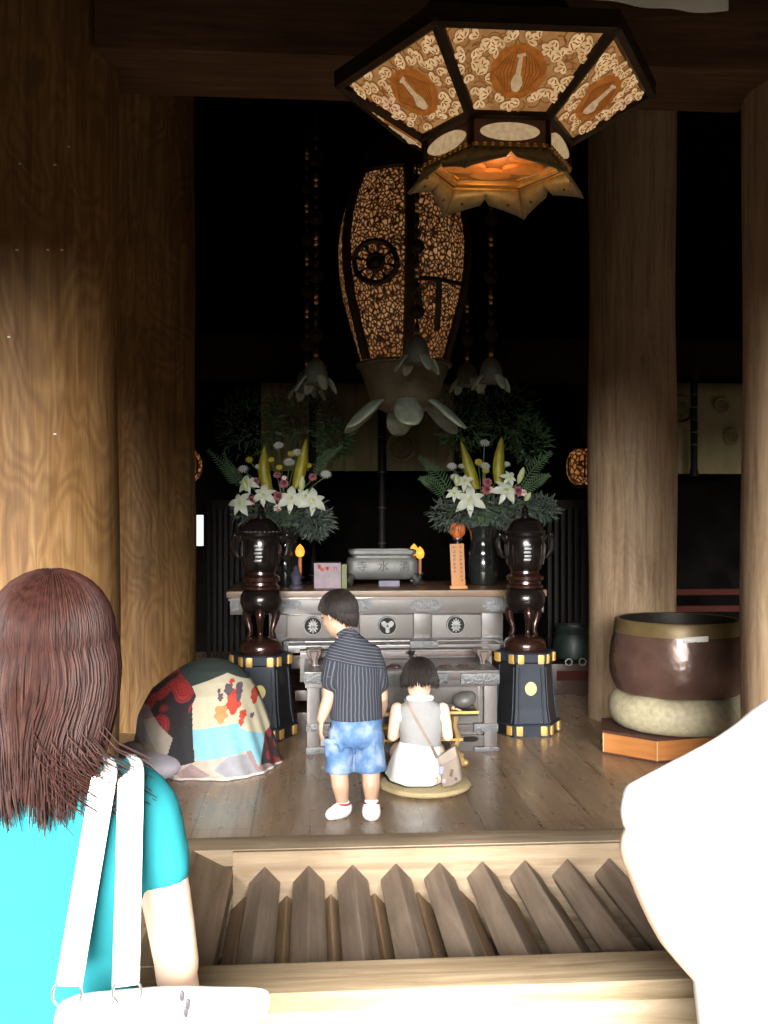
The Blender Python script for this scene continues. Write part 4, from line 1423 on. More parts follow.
def arrangement(vpx, label_v, label_f, spec):
    c = at(vpx, 590, FY)
    m = MB(); k = FY / 1000
    zz = lambda py: Z(py, FY)
    prof = [(10, ztop), (13, ztop + .01), (15.5, zz(575)), (16, zz(562)), (15, zz(556)), (15.8, zz(553)), (13.5, zz(548)), (13, zz(541)), (14.5, zz(533)), (17, zz(527)), (15.5, zz(526)), (12.5, zz(534)), (11.5, zz(545)), (12, zz(570))]
    m.lathe([(r * k, z) for r, z in prof], (c.x, FY, 0), 36)
    v = tag(m.build('flower_vase', M_VASE), label_v, 'vase', 'black vases on the altar')
    root = thing('flower_arrangement', label_f, 'flowers', (c.x, FY, zz(548)), 'flower arrangements on the altar')
    hub = Vector((c.x, FY, zz(535)))
    stems = []
    def P(px, py, dy): return at(px, py, FY + dy)
    def face(p): 
        d = (p - (hub + Vector((0, .15, -.05)))); d.z *= .6
        return (Vector((0, -1.0, .25)) + d.normalized() * .55).normalized()
    for (px, py, s_) in spec['lily']: p = P(px, py, -.16); stems.append(p); lily(root, p, face(p), s_ * 1.06)
    for (px, py, s_) in spec['mum']: p = P(px, py, -.05); stems.append(p); mum(root, p, (Vector((0, -.8, .8))), s_, M_MUM)['label'] = 'small white chrysanthemum'
    for (px, py, s_) in spec['yel']: p = P(px, py, -.04); stems.append(p); mum(root, p, Vector((0, -.9, .6)), s_, M_YEL)['label'] = 'small yellow chrysanthemum'
    for (px, py, s_, w) in spec['pink']: p = P(px, py, -.13); stems.append(p); carnation(root, p, face(p), s_, M_PALEP if w else M_PINK)['label'] = 'pale pink bloom' if w else 'pink carnation'
    for (px, py, dx, L) in spec['bud']: p = P(px, py, -.17); stems.append(p); bud(root, p, Vector((dx, -.2, 1)), L)
    for (a, b_, d) in spec['blade']: blade(root, P(*a, -.06), P(*b_, -.06), P(*d, -.04), .047)
    for (a, b_, d, W) in spec['fern']: fern(root, P(*a, .02), P(*b_, -.02), P(*d, .0), W, M_GREEN)
    m = MB()
    for p in stems:
        m.tube(smoothpath([hub + (p - hub) * .0, hub + Vector(((p.x - hub.x) * .35, (p.y - hub.y) * .3 + .03, (p.z - hub.z) * .6)), p + Vector((0, .012, -.01))], 4), .004, 5)
    m.build('stems', M_STEM, root)
    for i, (px, py, rx, rz) in enumerate(spec['foliage']):
        p = P(px, py, .0); foliage(root, p, rx, .20, rz, 620, M_GREY, 10 + i + int(vpx), .062)
    for i, (px, py, rx, rz) in enumerate(spec['tall']):
        p = P(px, py, .10); foliage(root, p, rx, .16, rz, 420, M_DGREEN, 50 + i + int(vpx), .07, 'tall_branches', -.2)
L = lambda x, y: (190 + x / 3.84, 400 + y / 3.84)
R = lambda x, y: (380 + x / 3.2, 400 + y / 3.2)
arrangement(285, 'black glazed vase under left bouquet, mostly hidden behind the left censer', 'bouquet of white lilies and tall yellow leaves above the pale printed box', dict(
    lily=[(*L(195, 398), .105), (*L(222, 322), .085), (*L(285, 366), .10), (*L(388, 382), .115), (*L(470, 390), .115), (*L(440, 372), .08)],
    mum=[(*L(340, 176), .048), (*L(205, 266), .048), (*L(380, 240), .05), (*L(412, 202), .045), (*L(522, 287), .05), (*L(262, 256), .03)],
    yel=[(*L(228, 230), .034), (*L(342, 260), .032), (*L(388, 208), .034), (*L(312, 230), .03), (*L(455, 252), .03)],
    pink=[(*L(240, 388), .045, 0), (*L(335, 290), .034, 0), (*L(360, 324), .042, 0), (*L(340, 372), .046, 0), (*L(255, 314), .038, 0), (*L(470, 298), .036, 0), (*L(336, 416), .036, 1), (*L(362, 300), .022, 1)],
    bud=[(*L(428, 345), .08, .11), (*L(215, 345), -.25, .09)],
    blade=[(L(300, 355), L(284, 270), L(286, 178)), (L(408, 340), L(428, 255), L(446, 150))],
    fern=[(L(180, 330), L(140, 260), L(70, 195), .07), (L(215, 330), L(165, 280), L(130, 205), .06), (L(480, 300), L(520, 220), L(580, 180), .06)],
    foliage=[(*L(400, 445), .30, .15), (*L(300, 440), .26, .10), (*L(480, 470), .14, .12)],
    tall=[(250, 425, .26, .26), (300, 415, .28, .22), (335, 440, .14, .18)]))
arrangement(483, 'black glazed vase holding the right bouquet, beside the orange plaque', 'bouquet of white lilies and tall yellow leaves above the orange plaque', dict(
    lily=[(*R(288, 322), .13), (*R(400, 292), .115), (*R(272, 262), .075), (*R(238, 300), .07), (*R(412, 250), .07)],
    mum=[(*R(335, 138), .048), (*R(230, 213), .046), (*R(336, 212), .046), (*R(405, 206), .034), (*R(262, 213), .034), (*R(240, 248), .045)],
    yel=[(*R(316, 200), .038), (*R(338, 226), .034), (*R(290, 236), .03)],
    pink=[(*R(343, 265), .042, 0), (*R(340, 290), .045, 0), (*R(352, 288), .03, 1), (*R(438, 294), .050, 0), (*R(458, 298), .032, 1)],
    bud=[(*R(444, 262), .30, .12), (*R(246, 272), -.1, .08), (*R(465, 320), .7, .07)],
    blade=[(R(306, 285), R(285, 215), R(260, 132)), (R(380, 268), R(380, 195), R(389, 118))],
    fern=[(R(230, 300), R(180, 230), R(130, 185), .08), (R(210, 310), R(165, 265), R(128, 250), .07), (R(440, 290), R(490, 220), R(545, 170), .08), (R(450, 300), R(500, 260), R(540, 240), .07)],
    foliage=[(*R(330, 358), .30, .13), (*R(240, 365), .20, .13), (*R(410, 360), .22, .11), (*R(500, 350), .16, .10)],
    tall=[(462, 420, .22, .28), (505, 412, .28, .26), (530, 440, .16, .2)]))
# ------------------------------------------------------------------ people
M_SKIN = plain('skin', (.46, .285, .20), .5, var=.06, scale=14)
M_SKINF = plain('skin_fair', (.68, .47, .36), .5, var=.05, scale=14)
M_LIP = plain('lips', (.45, .16, .14), .45)
M_EYE = plain('dark_eye', (.03, .02, .018), .2)
def hair_mat(name, dk, lt):
    t = NT(name)
    f = t.noise(t.coord('Object', (60, 60, 6)), 2, 3)
    t.base(t.ramp(f, [(.3, dk), (.7, lt)])); t.set(Roughness=.6)
    t.b.inputs['Specular IOR Level'].default_value = .2
    t.b.inputs['Anisotropic'].default_value = .5
    MATS[name] = t.m
    return t.m
M_HBLK = hair_mat('black_hair', (.008, .006, .006), (.022, .016, .014))
M_HBRN = hair_mat('red_brown_hair', (.016, .0055, .0045), (.046, .016, .0115))

def hframe(yaw, pitch=0.0, roll=0.0):
    """yaw 0 looks along +y, positive turns left; pitch > 0 looks down"""
    M = Matrix.Rotation(yaw, 3, 'Z') @ Matrix.Rotation(-pitch, 3, 'X') @ Matrix.Rotation(roll, 3, 'Y')
    return M   # columns: right, forward, up
def add_head(mb, c, M, h):
    c = Vector(c)
    def q(x, y, z): return c + M @ Vector((x * h, y * h, z * h))
    def b(p, r, n=16): mb.ball(q(*p), [v * h for v in r], n, 12, M)
    b((0, -.05, .11), (.335, .41, .385)); b((0, .10, -.12), (.275, .29, .36)); b((0, .19, -.36), (.15, .15, .115))
    b((0, .30, .08), (.22, .10, .07)); b((.14, .26, -.13), (.09, .10, .08)); b((-.14, .26, -.13), (.09, .10, .08))
    mb.tube([q(0, .37, .05), q(0, .43, -.05), q(0, .465, -.12)], [.022 * h, .035 * h, .05 * h], 8); b((0, .44, -.125), (.06, .06, .045), 10)
    b((0, .37, -.245), (.085, .045, .022), 10); b((0, .365, -.285), (.075, .045, .025), 10)
    for s in (-1, 1):
        b((s * .345, -.03, -.04), (.035, .075, .115), 10); b((s * .36, -.045, -.02), (.035, .06, .085), 10)
        b((s * .13, .335, .0), (.06, .05, .042), 10)
def paint_face(mb, c, M, h):
    c = Vector(c); Mi = M.transposed()
    mb.bm.faces.ensure_lookup_table()
    for f in mb.bm.faces:
        p = (Mi @ (f.calc_center_median() - c)) / h
        if p.y > .26:
            if abs(p.x) < .09 and -.31 < p.z < -.22: f.material_index = 1
            for s in (-1, 1):
                if abs(p.x - s * .135) < .055 and abs(p.z) < .020: f.material_index = 2
                if abs(p.x - s * .14) < .075 and abs(p.z - .085) < .014: f.material_index = 2
def add_hand(mb, wrist, d, pn, th, L, curl=.5):
    """d: towards the fingertips, pn: out of the palm, th: side of the thumb"""
    w = Vector(wrist); d = Vector(d).normalized(); pn = Vector(pn); pn = (pn - d * pn.dot(d)).normalized(); ac = d.cross(pn).normalized()
    if ac.dot(Vector(th)) < 0: ac = -ac
    M = Matrix((ac, d, pn)).transposed()
    mb.ball(w + d * L * .27, (L * .20, L * .29, L * .085), 12, 8, M)
    mb.tube([w - d * L * .12, w + d * L * .1], [L * .125, L * .14], 10)
    for k, (off, ln) in enumerate(((.145, .42), (.05, .47), (-.05, .43), (-.14, .34))):
        p = w + d * L * (.48 - .03 * abs(k - 1.3)) + ac * L * off
        pts = [p - d * L * .1, p]; a = curl * .25; dd = d
        for seg in (.45, .32, .25):
            dd = (d * math.cos(a) + pn * math.sin(a)); p = p + dd * L * ln * seg; pts.append(p); a += curl * .75
        mb.tube(pts, [L * .05, L * .052, L * .048, L * .044, L * .034], 8); mb.ball(pts[-1], L * .036, 8, 6)
    p = w + d * L * .16 + ac * L * .14
    t1 = p + (ac * .75 + d * .6 + pn * .25).normalized() * L * .22; t2 = t1 + (ac * .25 + d * .85 + pn * .35).normalized() * L * .2
    mb.tube([p - ac * L * .08, t1, t2], [L * .075, L * .06, L * .042], 8); mb.ball(t2, L * .043, 8, 6)
def hair(parent, c, M, rad, line, hang, n, sr, mat, seed, name='hair', flow=None, ph0=.12, lift=.0, shell=1.0, spread=.0, seg=7, gather=False, vary=.75):
    """strands that follow the skull from the crown to the hair line, then hang"""
    r = random.Random(seed); c = Vector(c); m = MB()
    def sp(az, ph, k=1.0):
        return c + M @ Vector((rad[0] * math.sin(ph) * math.sin(az) * k, rad[1] * math.sin(ph) * math.cos(az) * k, rad[2] * math.cos(ph) * k))
    NA, NP = 40, 10
    rows = [[sp(2 * PI * i / NA, .02 + (line(2 * PI * i / NA) - .02) * j / NP, shell) for i in range(NA)] for j in range(NP + 1)]
    rows += [[p.lerp(c, .14) for p in rows[-1]]]
    m.rings(rows, True, (True, True))
    for i in range(n):
        az = r.uniform(0, 2 * PI); end = line(az) * r.uniform(.93, 1.04); st = r.uniform(ph0, end * .75)
        k = 1.015 + r.uniform(0, .045)
        pts = []
        daz = r.uniform(-.12, .12)
        for j in range(seg):
            q = j / (seg - 1); pts.append(sp(az + daz * q, st + (end - st) * q, k + lift * math.sin(q * PI / 2) ** 2))
        h_ = hang(az) * r.uniform(vary, 1.08)
        rads = [sr * (.5 + .5 * min(1, j / 2)) for j in range(seg)]
        if h_ > .005:
            e = pts[-1]; out = (e - c); out.z = 0
            out = out.normalized() * (.3 if gather else 1) if out.length > 1e-6 else Vector((0, -1, 0))
            steps = 7
            sw = Vector((r.uniform(-1, 1), r.uniform(-1, 1), 0)) * spread
            for j in range(1, steps + 1):
                q = j / steps
                p = e + Vector((0, 0, -h_ * q)) + out * (.012 * math.sin(q * 2.4)) + sw * q * q
                if flow: p += flow(az, q, p)
                pts.append(p); rads.append(sr * (1 - .15 * q if q < .6 else (1.06 - q) * 1.9))
        else:
            rads[-1] = sr * .3
        m.tube(pts, [max(.0006, x) for x in rads], 5)
    return m.build(name, mat, parent, smooth=60)
def person(name, label, base):
    return thing(name, label, 'person', base)

# ---------------------------------------------------------------- boy
BYD = 5.07
bs = BYD / 1000
def B(px, py, dy=0.0): return at(px, py, BYD + dy)
bb = B(355, 512); boy = person('person', 'boy standing in dark striped shirt and denim shorts before the altar', (bb.x, BYD, 0))
def fz(p, z): p = Vector(p); p.z = z; return p
bh_c, bh_h = B(338, 614, .02), .228
bhM = hframe(.85, .30)
mb = MB()
add_head(mb, bh_c, bhM, bh_h)
limb(mb, [B(341, 628, .0), B(346, 640, 0), B(350, 655, 0)], [.045, .047, .06])
mb.stack([(B(350, 643), .06, .045), (B(355, 655), .115, .06), (B(357, 680), .105, .07), (B(357, 705), .10, .068), (B(357, 730), .115, .075), (B(357, 742), .10, .07)], 24)
limb(mb, [B(334, 655), B(330.5, 676, -.01), B(329, 697, -.015)], [.042, .037, .032])
limb(mb, [B(329, 697, -.015), B(325, 709, -.03), B(321.5, 719, -.04)], [.032, .031, .023])
limb(mb, [B(373, 658), B(379, 678, .02), B(382, 697, .03)], [.040, .036, .031])
limb(mb, [B(382, 697, .03), B(382, 706, .10), B(380, 714, .16)], [.031, .029, .022])
add_hand(mb, B(321.5, 719, -.04), (-.10, .02, -1), (1, .3, 0), (0, 1, 0), .125, .55)
add_hand(mb, B(380, 714, .16), (-.1, .35, -1), (-1, .2, 0), (0, 1, 0), .125, .5)
for (hip, knee, an, foot) in (((342, 735, 0), (339, 773, .0), (343, 806, .02), [(344, 813, .03), (338, 815, .0), (331, 816, -.03)]),
                              ((369, 735, 0), (371, 773, -.01), (371.5, 805, -.02), [(371.5, 812, -.035), (371, 812, .03), (371, 813, .10)])):
    limb(mb, [B(*hip), B(*knee)], [.068, .049]); 
    kn, a_ = B(*knee), B(*an)
    cf = kn.lerp(a_, .35) + Vector((0, -.012, 0))
    limb(mb, [kn, cf, kn.lerp(a_, .75), a_], [.047, .046, .034, .030])
    limb(mb, [a_] + [fz(B(*q), .034 - .006 * i) for i, q in enumerate(foot)], [.032, .034, .035, .022])
bm_ = melt(mb, .0045, 5)
paint_face(bm_, bh_c, bhM, bh_h)
bm_.build('body', [M_SKIN, M_LIP, M_EYE], boy, smooth=180)
hair(boy, bh_c + bhM @ Vector((0, -.05 * bh_h, .11 * bh_h)), bhM, (.36 * bh_h, .44 * bh_h, .415 * bh_h),
     lambda az: 1.05 + 1.12 * (1 - math.cos(az)) / 2 + .10 * math.sin(az) ** 2, lambda az: .012 + .048 * max(0, -math.cos(az + .25)) ** .6, 760, .0042, M_HBLK, 3, lift=.01, shell=1.0, gather=True)
def stripes():
    t = NT('striped_shirt')
    tc = t.n('ShaderNodeTexCoord'); sx = t.n('ShaderNodeSeparateXYZ'); t.l(tc.outputs['Object'], sx.inputs[0])
    wob = t.math('MULTIPLY', t.noise(t.coord('Object'), 9, 2), .012)
    ang = t.math('ARCTAN2', sx.outputs['X'], t.math('MULTIPLY', sx.outputs['Y'], -1.5))
    u = t.math('ADD', t.math('MULTIPLY', ang, .105), wob)
    z = t.math('ADD', t.math('MULTIPLY', sx.outputs['X'], .18), sx.outputs['Z'])
    yoke = t.math('GREATER_THAN', z, YOKE)
    def st(v, f, th):
        return t.math('GREATER_THAN', t.math('SINE', t.math('MULTIPLY', v, f)), th)
    a = st(u, 2 * PI * 66, .66); b = st(z, 2 * PI * 66, .66)
    m = t.math('ADD', t.math('MULTIPLY', a, t.math('SUBTRACT', 1.0, yoke)), t.math('MULTIPLY', b, yoke))
    t.base(t.mix(m, (.014, .017, .026), (.075, .08, .105))); t.set(Roughness=.85)
    t.bump(t.noise(t.coord('Object', (1, 1, .5)), 14, 3), .35, .02)
    return t.m
YOKE = Z(663, BYD)
mb = MB()
mb.stack([(B(356, 719), .134, .098), (B(356, 708), .133, .097), (B(356.5, 690), .127, .093), (B(356, 672), .128, .090), (B(355, 658), .128, .082), (B(354, 648), .112, .070), (B(351, 640), .082, .058), (B(347, 632), .052, .050)], 32)
limb(mb, [B(337, 653), B(333, 668, -.005), B(332.5, 682, -.01)], [.054, .057, .058])
limb(mb, [B(371, 654), B(377, 672, .01), B(379, 684, .02)], [.054, .053, .051])
shirt = melt(mb, .007, 6)
shirt.build('shirt', stripes(), boy, smooth=180)['label'] = 'dark blue grey striped short sleeved shirt'
sh = [o for o in boy.children if o.name.startswith('shirt')][0]
mb = MB()
mb.tube(smoothpath([B(338, 636, -.045), B(346, 631, -.062), B(355, 633, -.058), B(359, 640, -.02)], 5), .011, 8, flat=1.3)
mb.build('collar', sh.data.materials[0], sh)
mb = MB(); mb.tube([B(327, 676, -.066), B(330, 677.5, -.068), B(333, 675.5, -.068)], .003, 5)
mb.build('stitched_mark', M_SILVB, sh)['label'] = 'small pale mark on the sleeve'
def denim():
    t = NT('faded_denim')
    f = t.noise(t.coord('Object'), 7.5, 3, .5); g = t.noise(t.coord('Object'), 260, 2)
    c = t.ramp(f, [(.36, (.035, .085, .19)), (.50, (.075, .145, .26)), (.64, (.24, .30, .38))])
    t.base(t.mix(.25, c, t.ramp(g, [(.3, (.1, .2, .4)), (.7, (.6, .7, .85))]), 'OVERLAY')); t.set(Roughness=.9)
    t.bump(t.noise(t.coord('Object'), 22, 4), .4, .02)
    return t.m
M_DENIM = denim()
mb = MB()
mb.stack([(B(357, 707), .118, .088), (B(357, 722), .130, .098), (B(356, 738), .132, .102), (B(356, 744), .118, .09)], 28)
limb(mb, [B(343, 734), B(341, 750)], [.074, .070])
mb.tube([B(342, 740), B(339.5, 757), B(338.8, 772)], [.068, .069, .071], 18)
limb(mb, [B(369, 734), B(369.5, 750)], [.076, .074])
mb.tube([B(369, 740), B(370, 757), B(370.5, 770)], [.072, .078, .086], 18)
for q_ in range(7):
    mb.tube([B(332 + q_ * 7, 738 + (q_ * 5) % 9, -.07), B(336 + q_ * 6.2, 744 + (q_ * 7) % 11, -.075)], .010, 8)
shorts = melt(mb, .006, 4).build('shorts', M_DENIM, boy, smooth=180); shorts['label'] = 'faded blue denim shorts'
bv = None
mb = MB()
Mp = hframe(.95)
pc = B(330.5, 748, -.028)
mb.box(pc, (.018, .056, .088), Mp, .006); mb.box(pc + Vector((-.004, -.004, .036)), (.024, .064, .024), Mp, .006)
mb.build('cargo_pocket', M_DENIM, shorts)
M_SOCK = plain('white_sock', (.82, .80, .80), .9, var=.03); M_SOCKR = plain('red_sock_band', (.22, .015, .02), .85)
for (an, foot, lab) in (((343, 806, .02), [(344, 813, .03), (338, 815, .0), (331, 816, -.03)], 'l'), ((371.5, 805, -.02), [(371.5, 812, -.035), (371, 812, .03), (371, 813, .10)], 'r')):
    a_ = B(*an); mb = MB()
    limb(mb, [a_ + Vector((0, 0, .006))] + [fz(B(*q), .038 - .005 * i) for i, q in enumerate(foot)], [.038, .043, .042, .030] if lab == 'l' else [.041, .050, .046, .034])
    mb.ball(fz(B(*foot[0]), .036), .037 if lab == 'l' else .043, 12, 8)
    k = melt(mb, .0045, 4).build('sock', M_SOCK, boy, smooth=180); k['label'] = 'white ankle sock'
    mb = MB(); mb.torus(a_ + Vector((0, 0, .014)), .0355 if lab == 'l' else .038, .006, 20, 8); mb.build('sock_band', M_SOCKR, k)['label'] = 'dark red sock band'

# ---------------------------------------------------------------- girl on the cushion
GD = 5.60
def G(px, py, dy=0.0): return at(px, py, GD + dy)
gs = GD / 1000
cu0 = fl(424, 800); cuc = Vector((X(424, GD + .04), cu0.y + .255, 0))
m = MB(); m.lathe([(.20, 0), (.245, .004), (.256, .018), (.25, .032), (.22, .040), (.0, .042)], cuc, 40, caps=(True, False))
m.torus(cuc + Vector((0, 0, .018)), .252, .008, 40, 6)
tag(m.build('floor_cushion', plain('straw_cushion', (.44, .35, .19), .8, var=.1, scale=40, bump=.3)), 'flat round straw coloured cushion under the kneeling girl', 'cushion')
gb = G(421, 512, .1); girl = person('person', 'small girl kneeling on the round cushion, grey vest and white skirt', (gb.x, GD + .1, .042))
gh_c, gh_h = G(419.5, 681, .02), .245
ghM = hframe(-.03, .22)
mb = MB(); add_head(mb, gh_c, ghM, gh_h)
limb(mb, [G(420, 690, 0), G(420, 697, -.005), G(420, 706, 0)], [.042, .043, .06])
mb.stack([(G(420, 700), .06, .045), (G(420, 707), .112, .058), (G(420, 724), .100, .07), (G(420, 742), .092, .075), (G(421, 760, .02), .12, .10), (G(421, 776, .05), .125, .12)], 24)
for s, sh_, el, wr in ((-1, (397, 709, 0), (392.5, 736, -.01), (408, 726, .20)), (1, (443, 709, 0), (448, 736, -.01), (432, 726, .20))):
    limb(mb, [G(*sh_), G(*sh_).lerp(G(*el), .5), G(*el)], [.037, .035, .029])
    limb(mb, [G(*el), G(*el).lerp(G(*wr), .4), G(*wr)], [.030, .029, .020])
    add_hand(mb, G(*wr), (-s * .35, .25, 1), (-s, .1, .25), (0, -1, .2), .10, .25)
    hx = s * .07
    ctr = G(421, 512, 0).x
    limb(mb, [Vector((ctr + hx, GD + .03, .17)), Vector((ctr + hx * 1.4, GD + .20, .15)), Vector((ctr + hx * 1.3, GD + .36, .105))], [.075, .066, .046])
    limb(mb, [Vector((ctr + hx * 1.3, GD + .36, .095)), Vector((ctr + hx * 1.2, GD + .17, .085)), Vector((ctr + hx * 1.0, GD - .02, .075))], [.042, .040, .028])
    limb(mb, [Vector((ctr + hx * 1.0, GD - .02, .072)), Vector((ctr + hx * .9, GD - .11, .064))], [.028, .020])
gbm = melt(mb, .0045, 5); paint_face(gbm, gh_c, ghM, gh_h)
gbm.build('body', [M_SKINF, M_LIP, M_EYE], girl, smooth=180)
hc = gh_c + ghM @ Vector((0, -.05 * gh_h, .11 * gh_h))
hair(girl, hc, ghM, (.37 * gh_h, .45 * gh_h, .42 * gh_h), lambda az: 1.0 + .62 * (1 - math.cos(az)) / 2 + .25 * math.sin(az) ** 2, lambda az: .062 if math.cos(az) < .25 else (.035 if math.cos(az) < .75 else .012), 520, .0045, M_HBLK, 9, lift=.012)
m = MB(); kn = G(411, 655, -.01); r = random.Random(2)
m.tube([kn + Vector((.008, .03, -.022)), kn + Vector((.003, .01, -.005))], .012, 8)
for i in range(34):
    d = Vector((r.uniform(-1, .8), r.uniform(-.8, .8), r.uniform(.2, 1.2))).normalized()
    m.tube(smoothpath([kn, kn + d * .022, kn + d * .038 + Vector((0, 0, -.006 + r.uniform(-.006, .004)))], 3), lerp_list([.004, .004, .001], 3), 5)
m.build('topknot', M_HBLK, [o for o in girl.children if o.name.startswith('hair')][0])['label'] = 'little black topknot'
M_VEST = plain('grey_knit', (.25, .25, .255), .9, var=.05, scale=40, bump=.25, bscale=160)
M_WHITEC = plain('white_cotton', (.86, .86, .85), .85, var=.03)
mb = MB()
mb.stack([(G(420.5, 745), .116, .094), (G(420.5, 736), .118, .090), (G(420.5, 724), .128, .086), (G(420, 713), .134, .078), (G(420, 706), .124, .066), (G(420, 702), .088, .058), (G(420, 698.5), .060, .052)], 30)
vm = melt(mb, .006, 4); vb = bvh_of(vm)
vest = vm.build('vest', M_VEST, girl, smooth=180); vest['label'] = 'grey sleeveless knit vest'
m = MB(); m.torus(G(420, 698, .0), .064, .016, 28, 8, hframe(0, .15), .88); m.build('collar', M_WHITEC, vest)['label'] = 'white collar'
for px, s in ((398.5, -1), (442, 1)):
    m = MB(); m.torus(G(px, 713, 0), .047, .011, 22, 8, Matrix.Rotation(PI / 2 + s * .18, 3, 'Y'), .9); m.build('armhole_trim', M_WHITEC, vest)['label'] = 'white armhole trim'
# skirt with soft folds
mb = MB(); rows = []
SK = [(739, 0, .106, .086), (744, 0, .116, .096), (755, .03, .140, .13), (768, .07, .158, .20), (780, .10, .170, .26), (790, .11, .178, .285), (794.5, .11, .180, .288)]
for i, (py, dy, rx, ry) in enumerate(SK):
    c = G(419.5 - i * .5, py, 0); c.y = GD + dy; ring = []
    if i == len(SK) - 1: c.z = .047
    c.z = max(c.z, .047)
    for k in range(64):
        a = 2 * PI * k / 64; f = 1 + .035 * (i / 6) * math.sin(a * 9 + .4) + .02 * (i / 6) * math.sin(a * 5)
        ring.append(c + Vector((rx * math.cos(a) * f, ry * math.sin(a) * f, 0)))
    rows.append(ring)
mb.rings(rows, True, (True, True)); skb = bvh_of(mb)
skirt = mb.build('skirt', M_WHITEC, girl, smooth=70); skirt['label'] = 'white flared skirt'
# shoulder bag
bgp = G(450, 767, -.10)
bag = thing('shoulder_bag', 'small beige shoulder bag with coloured patches hanging at the kneeling girl', 'bag', bgp)
M_BAG = plain('beige_canvas', (.235, .19, .155), .85, var=.12, scale=30, bump=.2)
pts = [at(px, py, GD - .215) for px, py in ((438.5, 757), (455, 746), (459, 762), (462, 781), (452, 787), (442, 788.5))]
for p in pts: p.z = max(p.z, .05)
m = MB(); m.prism(pts, (.02, .07, 0)); bdy = m.build('pouch', M_BAG, bag, smooth=30, bevel=.012)
m = MB(); q = [at(px, py, GD - .225) for px, py in ((438.5, 757), (455, 746), (457, 757), (448, 763), (440, 765))]; m.prism(q, (0, .012, 0)); m.build('flap', plain('beige_flap', (.27, .225, .185), .85), bag, smooth=20, bevel=.003)
for (px, py, w, h, col, nm) in ((441.5, 770, .020, .042, (.30, .33, .55), 'blue_patch'), (444, 781, .018, .022, (.66, .35, .40), 'pink_patch'), (451.5, 773, .016, .040, (.12, .08, .07), 'dark_patch'), (456, 779, .014, .016, (.30, .22, .24), 'dark_patch')):
    m = MB(); p = at(px, py, GD - .221); m.box(p, (w, .008, h), Matrix.Rotation(.2, 3, 'Y'), .003); m.build(nm, plain(nm, col, .8), bag)
pth = [onto(vb, 406 + 25 * t_, 701 + 45 * t_, .008) for t_ in [i / 9 for i in range(10)]]
pth = [p for p in pth if p is not None]
pth = [G(405, 699, .03), ] + pth + [at(437, 758, GD - .20)]
m = MB()
def ribbon(m, pts, w, th, nrm=None):
    """a flat strap along pts, w wide"""
    L_ = []
    for i, p in enumerate(pts):
        t_ = (pts[min(i + 1, len(pts) - 1)] - pts[max(i - 1, 0)]).normalized()
        n = (nrm[i] if nrm else Vector((0, -1, .15))); n = (n - t_ * n.dot(t_)).normalized(); s_ = t_.cross(n)
        L_.append([p + s_ * w / 2 - n * th / 2, p + s_ * w / 2 + n * th / 2, p - s_ * w / 2 + n * th / 2, p - s_ * w / 2 - n * th / 2])
    m.rings(L_, True, (True, True))
ribbon(m, smoothpath(pth, 2), .016, .004); m.build('strap', plain('tan_strap', (.22, .17, .135), .8), bag)['label'] = 'thin tan strap'

# ---------------------------------------------------------------- woman at the left edge
WD = 1.62
ws = WD / 1000
def W(px, py, dy=0.0): return at(px, py, WD + dy)
wb = W(42, 512); wom = person('person', 'woman seen from behind, long red brown hair and turquoise shirt', (wb.x, WD, -.16))
wh_c, wh_h = W(52, 645, .03), .225
whM = hframe(.12, .03)
mb = MB(); add_head(mb, wh_c, whM, wh_h)
limb(mb, [W(50, 690, .01), W(47, 725, .0), W(44, 765, .02)], [.052, .053, .055])
mb.stack([(W(44, 752), .07, .05), (W(42, 775), .15, .07), (W(40, 810), .172, .09), (W(38, 880), .158, .10), (W(38, 960), .135, .09), (W(38, 1024), .140, .095), (W(38, 1090), .165, .11), (W(38, 1140), .165, .11), (W(38, 1170), .15, .10)], 28)
cx_ = W(38, 512).x
for s in (-1, 1):
    hp_ = Vector((cx_ + s * .085, WD, .58)); limb(mb, [hp_, Vector((cx_ + s * .09, WD + .02, .26)), Vector((cx_ + s * .09, WD - .02, -.08))], [.085, .056, .038])
    limb(mb, [Vector((cx_ + s * .09, WD - .02, -.09)), Vector((cx_ + s * .095, WD + .06, -.125)), Vector((cx_ + s * .10, WD + .15, -.135))], [.036, .036, .022])
limb(mb, [W(144, 804), W(163, 880, .0), W(177, 965, .01)], [.044, .041, .036])
limb(mb, [W(175, 965, .01), W(183, 1020, .05), W(186, 1085, .12)], [.034, .034, .023])
add_hand(mb, W(186, 1085, .12), (0, .35, -1), (-1, 0, 0), (0, 1, 0), .165, .5)
limb(mb, [W(-66, 800), W(-80, 880, .0), W(-86, 965, .01)], [.050, .041, .034])
limb(mb, [W(-86, 965, .01), W(-84, 1020, .06), W(-70, 1060, .16)], [.034, .034, .023])
add_hand(mb, W(-70, 1060, .16), (.1, .8, -.6), (1, 0, 0), (0, .5, 1), .165, .5)
wm = melt(mb, .006, 5); paint_face(wm, wh_c, whM, wh_h)
wm.build('body', [M_SKINF, M_LIP, M_EYE], wom, smooth=180)
M_TURQ = plain('turquoise_jersey', (.022, .205, .24), .9, var=.05, scale=6, bump=.12, bscale=9, spec=.05)
mb = MB()
mb.stack([(W(38, 1075), .172, .118), (W(38, 1030), .158, .108), (W(38, 960), .150, .104), (W(39, 880), .172, .112), (W(40, 815), .188, .104), (W(41, 785), .172, .086), (W(43, 766), .128, .070), (W(45, 750), .080, .060), (W(46, 742), .062, .055)], 36)
limb(mb, [W(126, 796), W(146, 808), W(156, 840), W(162, 866)], [.060, .052, .049, .046]); mb.tube([W(155, 838), W(163.5, 880)], [.047, .044], 16)
